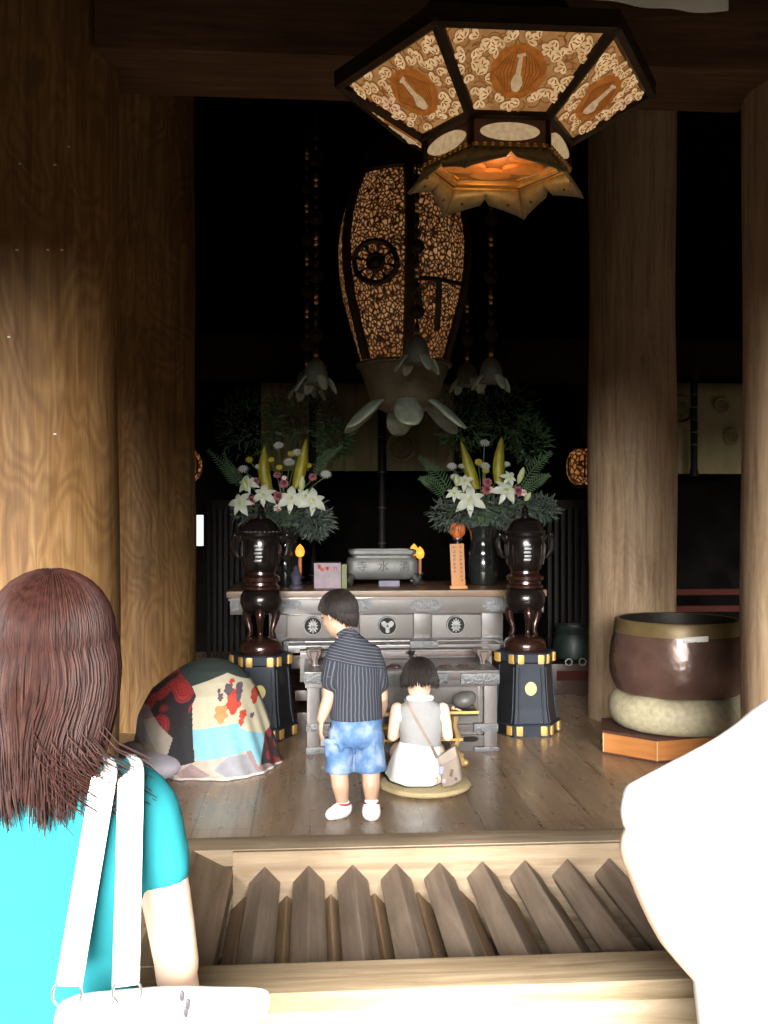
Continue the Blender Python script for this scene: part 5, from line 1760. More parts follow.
limb(mb, [W(-46, 795), W(-68, 806), W(-76, 838), W(-81, 868)], [.060, .060, .055, .047]); mb.tube([W(-73, 838), W(-82, 879)], [.050, .042], 16)
tm = melt(mb, .0075, 7); tb = bvh_of(tm)
tee = tm.build('shirt', M_TURQ, wom, smooth=180); tee['label'] = 'turquoise short sleeved shirt'
mb = MB()
mb.stack([(W(38, 1062), .166, .112), (W(38, 1120), .182, .125), (W(38, 1160), .18, .122), (Vector((cx_, WD, .50)), .172, .112)], 30)
for s in (-1, 1): limb(mb, [Vector((cx_ + s * .085, WD, .56)), Vector((cx_ + s * .092, WD + .02, .26)), Vector((cx_ + s * .092, WD - .015, -.07))], [.098, .078, .075])
melt(mb, .009, 6).build('trousers', plain('denim_blue_dark', (.05, .07, .12), .9), wom, smooth=180)
for s in (-1, 1):
    mb = MB(); limb(mb, [Vector((cx_ + s * .09, WD - .045, -.115)), Vector((cx_ + s * .095, WD + .06, -.118)), Vector((cx_ + s * .10, WD + .165, -.13))], [.044, .044, .030]); 
    melt(mb, .006, 4).build('shoe', plain('pale_shoe', (.5, .48, .45), .6), wom, smooth=180)
whc = wh_c + whM @ Vector((0, -.05 * wh_h, .10 * wh_h))
def wflow(az, q, p):
    # hair falls close to the head, then the ends part over the shoulder and sweep to the right
    x = p.x - wh_c.x
    k = max(0, q - .45)
    side = math.tanh(x / .03)
    inw = (.011 * math.sin(min(1, q * 1.5) * PI) - .034 * q * q) * side
    wisp = .05 if math.cos(az) > -.25 else 1.0 if (az * 997.0) % 1.0 < .12 else .16
    dx = inw + wisp * .34 * k * k * k / .55 * max(0, side) - .02 * k * max(0, -side)
    dy = -.035 * math.sin(q * PI / 2) ** 2 if p.y < wh_c.y + .06 else -.03 * q
    return Vector((dx, dy, 0))
def whang(az):
    b = .235 if math.cos(az) < .35 else .17 if math.cos(az) < .8 else .05
    da = math.atan2(math.sin(az - PI - .22), math.cos(az - PI - .22))
    return b * (1 - .30 * math.exp(-(da / .22) ** 2))
wh = hair(wom, whc, whM, (.405 * wh_h, .46 * wh_h, .43 * wh_h), lambda az: 1.25 + .62 * (1 - math.cos(az)) / 2 + .15 * math.sin(az) ** 2,
     whang, 3600, .0019, M_HBRN, 21, flow=wflow, spread=.014, lift=.03, shell=1.0, gather=True, vary=.74)
wh['label'] = 'long layered red brown hair'
# bag on the woman's right shoulder
M_WBAG = plain('white_bag_leather', (.85, .84, .82), .55, var=.03)
wbg = thing('shoulder_bag', 'white shoulder bag with two broad straps worn by the woman in turquoise', 'bag', W(150, 1100, -.1))
mb = MB()
Yb = WD - .185
def WB(px, py, dy=0): return at(px, py, Yb + dy)
rows = []
for (px, t0, t1, d) in ((52, 1004, 1090, .02), (70, 994, 1110, .045), (110, 992, 1130, .06), (150, 988, 1135, .062), (185, 986, 1125, .056), (215, 988, 1095, .045), (245, 988, 1050, .034), (264, 989, 1018, .022), (271, 993, 1006, .010)):
    cT, cB = WB(px, t0), WB(px, t1)
    ring = []
    for k in range(16):
        a = 2 * PI * k / 16
        z = (cT.z + cB.z) / 2 + (cT.z - cB.z) / 2 * math.copysign(abs(math.sin(a)) ** .8, math.sin(a))
        ring.append(Vector((cT.x, Yb + d * math.cos(a), z)))
    rows.append(ring)
mb.rings(rows, True, (True, True)); pb = mb.build('pouch', M_WBAG, wbg, smooth=80, sub=1)
def strap(pp, off, up_end, down_end, wd):
    P_ = []
    for px, py in pp:
        h_ = onto(tb, px, py, off)
        if h_ is not None: P_.append(h_)
    P_ = up_end + P_ + down_end
    m = MB(); ribbon(m, smoothpath(P_, 3), wd, .005); s_ = m.build('strap', M_WBAG, wbg, smooth=50); s_['label'] = 'broad white strap'
    return s_
def strap(p0, p1, top, wd):
    P_ = []
    for i in range(13):
        t_ = i / 12; y_ = 784 + 202 * t_
        P_.append(W(p0 + (p1 - p0) * t_, y_, -.104 - .012 * math.sin(min(1, t_ * 2) * PI / 2) - .070 * max(0, (t_ - .35) / .65) ** 1.5))
    m = MB(); ribbon(m, smoothpath(top + P_, 3), wd, .005); s_ = m.build('strap', M_WBAG, wbg, smooth=50); s_['label'] = 'broad white strap'
strap(103, 69, [W(109, 768, .03), W(107, 768, -.045), W(105, 774, -.085)], .037)
strap(131, 126, [W(133, 766, .03), W(132.5, 767, -.04), W(132, 774, -.08)], .038)
M_RING = plain('nickel', (.6, .6, .6), .25, .9)
for px, py in ((67, 994), (127, 992)):
    m = MB(); m.torus(WB(px, py, -.02), .020, .0022, 22, 8, RX); m.build('ring', M_RING, wbg)['label'] = 'metal strap ring'
m = MB()
for px, py in ((182, 996), (188, 1004), (186, 1012)): m.ball(WB(px, py, -.058), (.004, .004, .008), 8, 6)
pieces(m, 'stud', plain('dark_stud', (.12, .11, .12), .4, .5), pb)

# ---------------------------------------------------------------- person in white at the right edge
ND = 1.5
def N(px, py, dy=0.0): return at(px, py, ND + dy)
nb = N(863, 512); nob = person('person', 'person in white short sleeved shirt, back turned, elbow bent out beside the offering box', (nb.x, ND, -.16))
nh_c, nh_h = N(866, 560, .04), .23
nM = hframe(.05, .1)
mb = MB(); add_head(mb, nh_c, nM, nh_h)
limb(mb, [N(866, 610, .02), N(865, 650, .01), N(863, 690, 0)], [.058, .060, .095])
mb.stack([(N(863, 672), .08, .055), (N(863, 705), .13, .07), (N(858, 750), .17, .095), (N(863, 850), .17, .11), (N(863, 950), .16, .105), (N(863, 1080), .175, .12), (N(863, 1140), .17, .12)], 28)
ncx = N(863, 512).x
for s in (-1, 1):
    limb(mb, [Vector((ncx + s * .09, ND, .58)), Vector((ncx + s * .095, ND + .02, .24)), Vector((ncx + s * .095, ND - .02, -.08))], [.09, .058, .04])
    limb(mb, [Vector((ncx + s * .095, ND - .02, -.09)), Vector((ncx + s * .1, ND + .06, -.125)), Vector((ncx + s * .105, ND + .16, -.135))], [.038, .038, .024])
limb(mb, [N(790, 752), N(715, 806, -.02), N(652, 848, -.03)], [.062, .056, .050])
limb(mb, [N(652, 848, -.03), N(688, 925, .0), N(752, 1012, .05)], [.050, .052, .034])
add_hand(mb, N(752, 1012, .05), (.62, .3, -.75), (.5, .2, .6), (.2, 1, 0), .17, .6)
limb(mb, [N(978, 752), N(1033, 830, .0), N(1048, 905, .0)], [.060, .050, .040])
limb(mb, [N(1048, 905, 0), N(1018, 960, .1), N(968, 985, .18)], [.040, .038, .026])
add_hand(mb, N(968, 985, .18), (-.7, .5, .1), (-.3, -.2, 1), (0, .5, 1), .17, .5)
nm_ = melt(mb, .006, 5); paint_face(nm_, nh_c, nM, nh_h)
nm_.build('body', [M_SKINF, M_LIP, M_EYE], nob, smooth=180)
mb = MB()
mb.stack([(N(848, 1105), .225, .15), (N(842, 1030), .225, .145), (N(838, 940), .235, .135), (N(842, 850), .235, .13), (N(856, 760), .212, .118), (N(863, 715), .185, .09), (N(863, 690), .125, .07), (N(863, 676), .08, .062)], 36)
limb(mb, [N(790, 742), N(752, 772, -.01), N(700, 797, -.015), N(658, 813, -.02)], [.072, .072, .066, .058], 16)
mb.tube([N(690, 800, -.018), N(634, 816, -.022)], [.064, .046], 18)
limb(mb, [N(948, 742), N(1008, 790), N(1030, 850)], [.075, .072, .070], 16)
sm = melt(mb, .008, 6); ns = sm.build('shirt', plain('white_shirt_cloth', (.88, .88, .87), .85, var=.02), nob, smooth=180); ns['label'] = 'white short sleeved shirt'
mb = MB()
mb.stack([(N(863, 1090), .19, .135), (N(863, 1140), .185, .13), (Vector((ncx, ND, .52)), .18, .12)], 30)
for s in (-1, 1): limb(mb, [Vector((ncx + s * .09, ND, .56)), Vector((ncx + s * .096, ND + .02, .26)), Vector((ncx + s * .096, ND - .015, -.07))], [.105, .085, .08])
melt(mb, .009, 6).build('trousers', plain('beige_trousers', (.45, .40, .33), .9), nob, smooth=180)
for s in (-1, 1):
    mb = MB(); limb(mb, [Vector((ncx + s * .095, ND - .045, -.115)), Vector((ncx + s * .1, ND + .06, -.118)), Vector((ncx + s * .105, ND + .165, -.13))], [.044, .044, .030])
    melt(mb, .006, 4).build('shoe', plain('brown_shoe', (.12, .07, .04), .5), nob, smooth=180)
hair(nob, nh_c + nM @ Vector((0, -.05 * nh_h, .11 * nh_h)), nM, (.36 * nh_h, .44 * nh_h, .415 * nh_h), lambda az: 1.0 + .8 * (1 - math.cos(az)) / 2 + .2 * math.sin(az) ** 2, lambda az: .02, 350, .0045, M_HBLK, 31)
# ------------------------------------------------------------------ offering box with the grating
BZ = .45
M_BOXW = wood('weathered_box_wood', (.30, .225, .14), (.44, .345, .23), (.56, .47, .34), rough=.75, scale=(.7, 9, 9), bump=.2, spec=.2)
M_BOXS = wood('weathered_shaded_wood', (.17, .12, .08), (.25, .18, .12), (.33, .25, .175), rough=.75, scale=(9, .7, 9), bump=.2, spec=.2)  # darker than the box wood: shade on the sloping sides is in this tone
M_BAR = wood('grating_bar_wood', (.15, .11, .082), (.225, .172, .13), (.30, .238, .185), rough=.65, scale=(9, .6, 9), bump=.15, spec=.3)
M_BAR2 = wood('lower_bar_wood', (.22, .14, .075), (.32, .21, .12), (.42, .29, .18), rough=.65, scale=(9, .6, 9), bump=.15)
M_INS = plain('box_inside', (.10, .065, .045), .8, var=.3)
bl = fl(183, 836, BZ)
by1 = fl(400, 832.5, BZ).y
byi = fl(400, 845.5, BZ).y
bf = fl(400, 986, BZ).y
bfi = fl(400, 958, BZ).y
bx0 = bl.x; bxi = fl(234, 846, BZ).x; bx1 = 2 * .60 - bx0; bx1i = 2 * .60 - bxi
box = thing('offering_box', 'big weathered wooden offering box with slanted grating bars between the woman and the hall floor', 'offering box', ((bx0 + bx1) / 2, (bf + by1) / 2, -.16))
m = MB(); m.span((bx0 + .02, by1 - .04, -.16), (bx1 - .02, by1, BZ - .02)); 
m.build('back_board', M_BOXW, box, smooth=30)
m = MB(); m.span((bx0, byi, BZ - .055), (bx1, by1, BZ), .01); m.build('back_rim', wood('worn_shaded_rim', (.16, .115, .075), (.235, .18, .12), (.31, .25, .18), rough=.7, scale=(.7, 9, 9), bump=.2, spec=.2), box, smooth=30)  # worn brown, darkened further for the grazing light on its top
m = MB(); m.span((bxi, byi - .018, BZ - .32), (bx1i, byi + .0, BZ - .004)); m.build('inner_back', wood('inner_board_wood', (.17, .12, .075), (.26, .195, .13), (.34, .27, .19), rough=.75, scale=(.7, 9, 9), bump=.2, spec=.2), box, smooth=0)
m = MB(); m.span((bx0, bf, -.16), (bx1, bf + .05, BZ - .03), .005)
m.build('front_board', M_BOXW, box, smooth=30)['label'] = 'pale front board'
M_RIM = wood('worn_rim_wood', (.20, .14, .08), (.32, .24, .15), (.46, .37, .25), rough=.7, scale=(.7, 9, 9), bump=.2, spec=.2)
m = MB(); m.span((bx0 - .01, bf - .012, BZ - .05), (bx1 + .01, bfi, BZ), .012); m.build('front_rim', M_RIM, box, smooth=30)['label'] = 'worn brown front rim'
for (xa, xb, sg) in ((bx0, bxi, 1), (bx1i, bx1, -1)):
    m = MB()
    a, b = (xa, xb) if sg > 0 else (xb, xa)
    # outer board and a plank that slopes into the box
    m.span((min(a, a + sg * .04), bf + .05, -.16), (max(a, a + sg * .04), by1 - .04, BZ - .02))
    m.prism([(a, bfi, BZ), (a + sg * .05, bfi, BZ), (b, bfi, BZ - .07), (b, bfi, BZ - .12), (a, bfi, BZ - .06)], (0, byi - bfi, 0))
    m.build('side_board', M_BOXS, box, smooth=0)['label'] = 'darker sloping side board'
m = MB(); m.span((bx0 + .04, bf + .05, -.12), (bx1 - .04, by1 - .04, -.06)); m.build('bottom', M_INS, box, smooth=0)
zr = Z(863.5, byi - .02)
xs = [fl(px, 863.5, zr).x for px in (265, 307, 350.5, 395, 438.5, 483, 527, 571)]
sp = (xs[-1] - xs[0]) / 7
xs = [xs[0] + sp * i for i in range(8)]
k = 1
while xs[0] + sp * 7 + k * sp < bx1i - .04: xs.append(xs[0] + sp * (7 + k)); k += 1
first = None
def bar(x, z, w, name, mat, parent):
    m = MB()
    m.prism([(x, bfi - .02, z), (x + w, bfi - .02, z - w * 1.05), (x + w * .8, bfi - .02, z - w * 1.55), (x - w * .8, bfi - .02, z - w * 1.55), (x - w, bfi - .02, z - w * 1.05)], (0, byi - bfi + .015, 0))
    return m.build(name, mat, parent, smooth=0, bevel=.004)
for x in xs: bar(x, zr, .052, 'bar', M_BAR, box)
for x in [x + sp / 2 for x in xs[:-1]] + [xs[0] - sp * .45]:
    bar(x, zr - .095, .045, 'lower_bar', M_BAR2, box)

# ------------------------------------------------------------------ bronze bowl on its cushion
fc = fl(657, 763.5)
hb_ = Z(739, fc.y, 657)
ea = math.radians(14)
eu, ev = Vector((math.cos(ea), math.sin(ea), 0)), Vector((-math.sin(ea), math.cos(ea), 0))
shape = [(0, 0), (.54, 0), (.73, .33), (.54, .66), (0, .66), (-.19, .33)]
oc = fc + eu * .27 + ev * .33; oc.z = 0
base = thing('hexagonal_base', 'low orange sided wooden base with dark edging under the bowl cushion', 'base', oc)
def ov(k, z):
    return [oc + (eu * (a - .27) + ev * (b - .33)) * k + Vector((0, 0, z)) for a, b in shape]
m = MB(); m.rings([ov(.97, .008), ov(.97, hb_ - .014)], True, (True, True)); m.build('side', wood('orange_base_wood', (.34, .125, .035), (.43, .17, .05), (.50, .215, .075), rough=.45, scale=(.8, .8, 9), bump=.05), base, smooth=0)
for z0_, z1_ in ((hb_ - .016, hb_), (0, .012)):
    m = MB(); m.rings([ov(1, z0_), ov(1, z1_)], True); m.build('edge_board', plain('dark_edge', (.06, .025, .018), .4), base, smooth=0)['label'] = 'thin dark edging'
m = MB()
for k in range(6): m.tube([ov(.98, .012)[k], ov(.98, hb_ - .014)[k]], .004, 6)
pieces(m, 'corner_bead', plain('pale_corner', (.45, .28, .15), .4), base)
cc = Vector((at(677.5, 512, oc.y).x, oc.y, hb_))
cy0 = cc.y
rb = 68.5 * cy0 / 1000
m = MB()
zz = lambda py: Z(py, cy0)
rows = []
for q in range(14):
    a = -PI / 2 + PI * q / 13
    rows.append((rb * .80 + rb * .215 * math.cos(a), .115 + .115 * math.sin(a)))
m.lathe(rows, cc, 64)
for v in m.bm.verts:
    a = math.atan2(v.co.y - cc.y, v.co.x - cc.x)
    v.co.z = cc.z + (v.co.z - cc.z) * (1 + .035 * math.sin(a * 7)) 
    if v.co.z < cc.z: v.co.z = cc.z
tag(m.build('bowl_cushion', plain('cream_brocade', (.40, .355, .235), .62, var=.22, scale=26, bump=.3, bscale=18)), 'cream brocade ring cushion between the bronze bowl and the orange base', 'cushion')
zb0 = cc.z + .225
bw = thing('bronze_bowl', 'big dark bronze singing bowl with a brass rim at right', 'bowl', (cc.x, cc.y, zb0))
def bowl_mat():
    t = NT('hammered_bronze')
    v = t.coord('Object')
    f = t.noise(v, 9, 5, .6)
    t.base(t.ramp(f, [(.3, (.085, .046, .036)), (.7, (.125, .072, .055))]))
    t.set(Metallic=.25, Roughness=.27)
    vo = t.n('ShaderNodeTexVoronoi', feature='F1'); vo.inputs['Scale'].default_value = 26; t.l(v, vo.inputs['Vector'])
    t.bump(t.math('ADD', vo.outputs['Distance'], t.noise(v, 5, 2)), .07, .02)
    return t.m
M_BOWL = bowl_mat()
s6 = cy0 / 1000
zrim = zz(621)
prof = [(20, zb0), (40, zb0 - .012), (53, zb0 + .02), (61, zz(693)), (66, zz(684)), (68.6, zz(673)), (68.6, zz(662)), (67, zz(648)), (64.5, zz(634))]
inn = [(58.5, zrim), (58, zz(635)), (61, zz(660)), (60, zz(680)), (50, zb0 + .04), (20, zb0 + .02)]
m = MB(); m.lathe([(r * s6, z) for r, z in prof], (cc.x, cc.y, 0), 64, caps=(True, False)); bob = bvh_of(m); m.build('bowl_body', M_BOWL, bw, smooth=60)
m = MB(); m.lathe([(r * s6, z) for r, z in [(64.5, zz(634)), (63.2, zz(628)), (62.4, zz(622)), (61.5, zrim + .004), (59.5, zrim + .004), (58.5, zrim)]], (cc.x, cc.y, 0), 64, caps=(False, False)); m.build('rim', plain('olive_brass', (.15, .105, .042), .42, .3, var=.2), bw, smooth=60)['label'] = 'olive brass rim band'
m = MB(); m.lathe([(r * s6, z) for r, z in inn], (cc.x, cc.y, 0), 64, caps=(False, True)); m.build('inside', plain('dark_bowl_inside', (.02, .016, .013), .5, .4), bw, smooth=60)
pts = [onto(bob, px, 640.5 - (px - 683) * .05, .004) for px in (683, 688, 693, 698, 703, 708, 713)]
pts = [p for p in pts if p is not None]
m = MB(); hh = .019
out = [[p + Vector((0, 0, hh)) for p in pts], [p - Vector((0, 0, hh)) for p in pts]]
m.rings(out, False, (False, False)); m.build('paper_label', plain('white_paper', (.85, .83, .80), .7, var=.02), bw, smooth=60, solid=.003)['label'] = 'white paper strip'

# ------------------------------------------------------------------ low desk before the girl
DY = 6.02
dk = thing('sutra_desk', 'low black desk with gilt edges standing before the kneeling girl', 'desk', at(424, 512, DY + .1) - Vector((0, 0, H)))
x0, x1 = X(371, DY), X(478, DY); zt_ = Z(713, DY)
m = MB(); m.span((x0, DY, zt_ - .028), (x1, DY + .26, zt_), .006); m.build('desk_top', M_BLKL, dk)
m = MB(); m.span((x0 - .004, DY - .006, zt_ - .012), (x1 + .004, DY + .004, zt_ + .004)); m.span((x1 - .004, DY - .004, zt_ - .012), (x1 + .006, DY + .26, zt_ + .006)); m.span((x0 - .006, DY - .004, zt_ - .012), (x0 + .004, DY + .26, zt_ + .006))
m.build('gilt_edge', M_GILT, dk)['label'] = 'gilt edging'
lx = (X(381, DY), X(457, DY))
for x in lx:
    for y in (DY + .03, DY + .22):
        m = MB(); m.tube(smoothpath([(x, y, zt_ - .02), (x - .008, y, zt_ * .72), (x + .012, y, zt_ * .5), (x - .004, y, zt_ * .3), (x + .05 * (1 if x > .5 else -1), y - .01, .012)], 4), lerp_list([.022, .016, .020, .015, .022], 4), 8)
        m.ball((x + .055 * (1 if x > .5 else -1), y - .012, .022), .022, 10, 8)
        m.build('leg', plain('old_gilt', (.45, .30, .13), .42, .5, var=.3), dk)
zs_ = Z(742, DY)
m = MB(); m.span((X(374, DY), DY + .02, zs_ - .012), (X(463, DY), DY + .24, zs_ + .012), .004); sf = m.build('lower_shelf', M_BLKL, dk)
m = MB(); m.span((X(373.5, DY), DY + .012, zs_ - .004), (X(463.5, DY), DY + .022, zs_ + .012)); m.build('gilt_edge', M_GILT, sf)['label'] = 'gilt edging'
m = MB(); g_ = at(464, 705, DY + .12)
m.ball((g_.x, DY + .12, zt_ + .052), (.075, .075, .052), 20, 12, Matrix.Rotation(-.25, 3, 'Y')); m.ball((g_.x + .03, DY + .11, zt_ + .072), (.045, .05, .036), 14, 10)
fd = melt(m, .005, 4)
fd = tag(fd.build('wooden_fish', plain('grey_drum', (.075, .073, .07), .5, var=.25), smooth=180), 'grey rounded wooden fish drum on the desk, right of the kneeling girl', 'drum')
m = MB(); m.tube([at(453, 708, DY + .05) + Vector((0, 0, 0)), at(461, 710.5, DY + .03)], .006, 8); m.ball(at(453, 708, DY + .05), .014, 10, 8)
tag(m.build('mallet', plain('old_gilt_wood', (.42, .30, .18), .5)), 'short pale mallet lying on the low desk beside the grey drum', 'mallet')
m = MB(); q_ = at(383, 727, DY + .08); m.lathe([(.02, zs_ + .013), (.045, zs_ + .03), (.055, zs_ + .065), (.050, zs_ + .075), (.02, zs_ + .05)], (q_.x + .02, DY + .12, 0), 18)
tag(m.build('brass_bell', plain('polished_brass', (.72, .46, .13), .3, .7)), 'little brass bell on the desk shelf between boy and girl', 'bell')

# ------------------------------------------------------------------ mound under a patchwork cloth
MY = 6.2
mc = at(206, 512, MY); ms = MY / 1000
mound = thing('patchwork_mound', 'rounded mound covered with a colourful patchwork cloth beside the left pillar', 'covered drum', (mc.x, MY, 0))
def mp(zx, zy):   # crop position to photo position
    return (110 + zx / 4.04, 640 + zy / 4.04)
polys = [
    ('red', [(140, 235), (150, 205), (270, 95), (345, 145), (370, 185), (330, 290), (290, 345), (180, 232)]),
    ('black', [(345, 140), (372, 185), (358, 200), (372, 445), (250, 490), (290, 340), (330, 290)]),
    ('cap', [(240, 110), (290, 80), (350, 60), (450, 70), (540, 110), (565, 150), (480, 112), (355, 150), (340, 150), (270, 100)]),
    ('cream', [(355, 150), (480, 112), (560, 138), (615, 215), (660, 335), (625, 368), (545, 318), (530, 290), (362, 306)]),
    ('blue', [(362, 306), (530, 290), (578, 415), (375, 442)]),
    ('blue2', [(530, 290), (545, 316), (625, 368), (612, 490), (596, 470), (578, 415)]),
    ('wine', [(625, 368), (662, 330), (690, 420), (700, 540), (640, 500), (612, 490)]),
    ('mauve', [(640, 430), (660, 410), (700, 560), (590, 540), (600, 510)]),
    ('mauve', [(375, 442), (350, 446), (430, 505), (345, 545), (300, 500)]),
    ('grey', [(440, 480), (500, 425), (560, 430), (600, 515), (500, 520)]),
    ('beige', [(375, 442), (578, 415), (500, 425), (440, 500), (430, 505)]),
    ('pink', [(560, 418), (578, 415), (612, 520), (590, 520)]),
    ('mauve', [(130, 235), (180, 232), (215, 262), (160, 290)]),
    ('beige', [(215, 262), (290, 345), (280, 380), (255, 460), (200, 360), (160, 290)]),
    ('grey', [(130, 235), (160, 290), (200, 360), (150, 372), (90, 310)]),
    ('mauve', [(90, 310), (150, 372), (150, 400), (60, 400)]),
    ('gold', [(150, 370), (270, 412), (255, 470), (140, 410)]),
]
MCOL = dict(red=0, black=1, cap=2, cream=3, blue=4, blue2=4, wine=5, mauve=6, grey=7, beige=8, pink=6, gold=9, hem=10, flower_r=11, flower_o=12, flower_d=13)
def floral(name, a, b, c, scale):
    t = NT(name)
    v = t.coord('Object'); vo = t.n('ShaderNodeTexVoronoi', feature='F1'); vo.inputs['Scale'].default_value = scale; t.l(v, vo.inputs['Vector'])
    s_ = t.math('SINE', t.math('MULTIPLY', vo.outputs['Distance'], 42))
    col = t.mix(t.ramp(s_, [(.45, (0, 0, 0)), (.6, (1, 1, 1))]), a, b)
    col = t.mix(t.ramp(vo.outputs['Distance'], [(.52, (0, 0, 0)), (.60, (1, 1, 1))]), col, c)
    t.base(col); t.set(Roughness=.8); return t.m
def cl(n, c, v=.08): return plain('patch_' + n, tuple(x * .55 for x in c), .85, var=v, scale=25, bump=.15, bscale=70)
mm_ = [floral('patch_red_floral', (.26, .017, .018), (.11, .008, .010), (.012, .006, .008), 8.5), cl('black', (.022, .022, .028)), cl('dark_green', (.035, .055, .048)), cl('cream', (.72, .65, .47), .04),
       cl('blue', (.28, .62, .78), .05), floral('patch_wine', (.12, .012, .018), (.25, .03, .036), (.018, .01, .012), 16), cl('mauve', (.36, .245, .25), .12), cl('grey', (.36, .36, .40), .1), cl('beige', (.58, .50, .42), .1),
       cl('gold', (.58, .42, .20), .2), cl('hem', (.80, .75, .72), .04), cl('flower_red', (.66, .07, .04), .2), cl('flower_orange', (.76, .32, .12), .2), cl('flower_dark', (.14, .10, .13), .2)]
flw = [('flower_r', 510, 215, 26, 38), ('flower_r', 545, 262, 13, 20), ('flower_r', 515, 180, 22, 14), ('flower_o', 466, 250, 24, 34), ('flower_d', 490, 165, 16, 20), ('flower_d', 528, 175, 12, 34), ('flower_r', 585, 205, 14, 28), ('flower_d', 462, 190, 10, 14), ('flower_d', 578, 275, 8, 10), ('flower_r', 540, 290, 10, 16), ('flower_d', 455, 168, 6, 9), ('flower_r', 500, 140, 10, 8)]
# silhouette of the mound: right side, top, left side  (crop px)
def width(z):  # half widths left and right in photo px at photo row
    pass
rowsY = [657, 660, 666, 675, 686, 698, 712, 726, 740, 752, 762, 770, 777]
lft = [205, 193, 180, 167, 153, 146, 139, 137, 134, 138, 152, 166, 170]
rgt = [214, 227, 239, 248, 255, 260, 265, 269, 273, 276, 279, 281, 282]
NZ, NA_ = 190, 520
def ip(v, t):
    i = min(len(v) - 2, int(t)); f = t - i; return v[i] + (v[i + 1] - v[i]) * f
m = MB(); rows = []
cpx = 209
for i in range(NZ + 1):
    t_ = (len(rowsY) - 1) * (i / NZ)
    py, l_, r_ = ip(rowsY, t_), ip(lft, t_), ip(rgt, t_)
    z = max(.004, Z(py, MY - .0))
    zfrac = i / NZ
    z = Z(657, MY) * (1 - zfrac) + .004 * zfrac
    py_ = 512 + (H - z) / MY * 1000
    # silhouette row for this height
    tt = 0
    for j in range(len(rowsY) - 1):
        ya, yb_ = rowsY[j] - 0, rowsY[j + 1] - 0
        if ya <= py_ <= yb_: tt = j + (py_ - ya) / (yb_ - ya)
    if py_ > rowsY[-1]: tt = len(rowsY) - 1
    l_, r_ = ip(lft, tt), ip(rgt, tt)
    cx = X((l_ + r_) / 2, MY); hw = (r_ - l_) / 2 * ms
    ry = min(.43, hw * 1.05) * (1.0 if i else .6)
    ring = []
    for k in range(NA_):
        a = 2 * PI * k / NA_
        fold = 1 + (.020 * math.sin(a * 9 + 1 + z * 3) + .014 * math.sin(a * 19 + 2.0 + z * 5) + .022 * math.sin(a * 5 + .6) + .03 * (noise.noise(Vector((math.cos(a) * 2.2, math.sin(a) * 2.2, z * 2.5 + 3))))) * min(1, zfrac * 1.7) * (.25 + .75 * zfrac)
        ring.append(Vector((cx + hw * math.cos(a) * fold, MY + .02 + ry * math.sin(a) * fold, z)))
    rows.append(ring)
m.rings(rows, True, (True, False))
m.bm.faces.ensure_lookup_table()
for f in m.bm.faces:
    c = f.calc_center_median()
    px = 384 + 1000 * ((c.x - mc.x) / MY) + (206 - 384); py = 512 + (H - c.z) / MY * 1000
    # the cloth hangs nearer than the middle of the mound, so its hem is lower in view
    py2 = py + 13 * max(0, (py - 700) / 77) ** 1.2
    zx, zy = (px - 110) * 4.04, (py2 - 640) * 4.04
    mi = 8 if zx > 260 else 7
    if zy > 517 + .018 * abs(zx - 450): mi = 10
    else:
        for nm, pl_ in polys:
            if inpoly(zx, zy, pl_): mi = MCOL[nm]; break
        if mi == 3:
            for nm, fx, fy, rx, ry in flw:
                if ((zx - fx) / rx) ** 2 + ((zy - fy) / ry) ** 2 < 1 + .3 * math.sin(5 * math.atan2(zy - fy, zx - fx)): mi = MCOL[nm]
    f.material_index = mi
cloth = m.build('patchwork_cloth', mm_, mound, smooth=75)
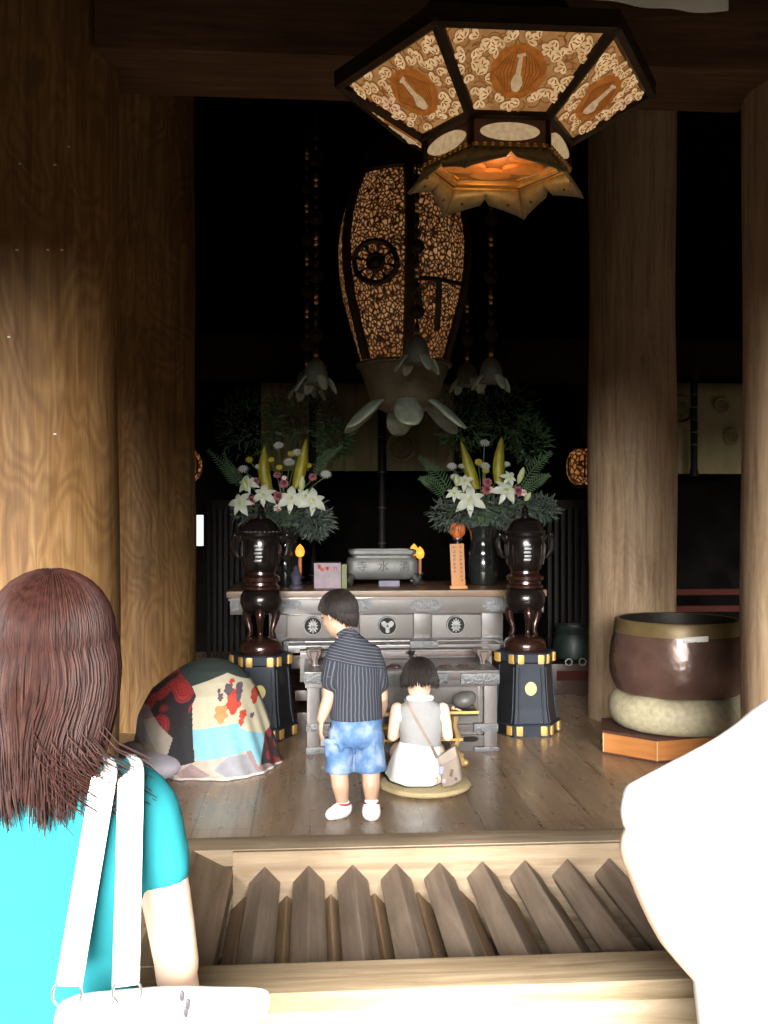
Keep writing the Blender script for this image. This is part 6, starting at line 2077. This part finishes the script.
# thin stuffed pad and folded gold cloth peeking out at the lower left
q0 = at(150, 752, MY - .33)
m = MB()
m.ball((q0.x + .0, MY - .34, .085), (.19, .17, .085), 24, 14); m.ball((q0.x - .12, MY - .20, .10), (.14, .18, .09), 20, 12)
md = melt(m, .009, 6)
tag(md.build('lavender_pad', plain('lavender_cloth', (.42, .39, .45), .8, var=.1, scale=14), smooth=180), 'pale lavender pad poking out at the left foot of the patchwork mound', 'cushion')
# ------------------------------------------------------------------ daylight
w = D.worlds.new('daylight'); sc.world = w; w.use_nodes = True
bg = w.node_tree.nodes['Background']
# the sky is open and bright behind the hall, dimmed in front to keep the upper hall dark
nt = w.node_tree
tc = nt.nodes.new('ShaderNodeTexCoord'); sx = nt.nodes.new('ShaderNodeSeparateXYZ'); rp = nt.nodes.new('ShaderNodeValToRGB')
nt.links.new(tc.outputs['Generated'], sx.inputs[0]); nt.links.new(sx.outputs['Y'], rp.inputs['Fac']); nt.links.new(rp.outputs['Color'], bg.inputs['Color'])
rp.color_ramp.elements[0].position = .6; rp.color_ramp.elements[0].color = (.012, .0125, .013, 1)
rp.color_ramp.elements[1].position = .9; rp.color_ramp.elements[1].color = (.88, .94, 1.0, 1)
bg.inputs['Strength'].default_value = WORLD_E
def sun(name, elev, az, col, e, ang):
    l = D.lights.new(name, 'SUN'); l.color = col; l.energy = e; l.angle = math.radians(ang)
    o = D.objects.new(name, l); COL.objects.link(o)
    d = Vector((math.sin(math.radians(az)) * math.cos(math.radians(elev)), math.cos(math.radians(az)) * math.cos(math.radians(elev)), -math.sin(math.radians(elev))))
    o.rotation_euler = d.to_track_quat('-Z', 'Y').to_euler()
    return o
# bright hazy sky in front of the hall, low enough to reach in under the eaves
sun('sky_glow', 17.5, 6, (1.0, .965, .91), SKY_E, 31)
sun('sun', 52, 20, (1.0, .95, .86), SUN_E, 2)
vs_ = sc.view_settings
vs_.view_transform = 'Standard'; vs_.look = 'None'; vs_.exposure = 0; vs_.gamma = 1; vs_.use_curve_mapping = False
sc.cycles.max_bounces = 6; sc.cycles.diffuse_bounces = 2; sc.cycles.glossy_bounces = 3
sc.cycles.sample_clamp_indirect = 4
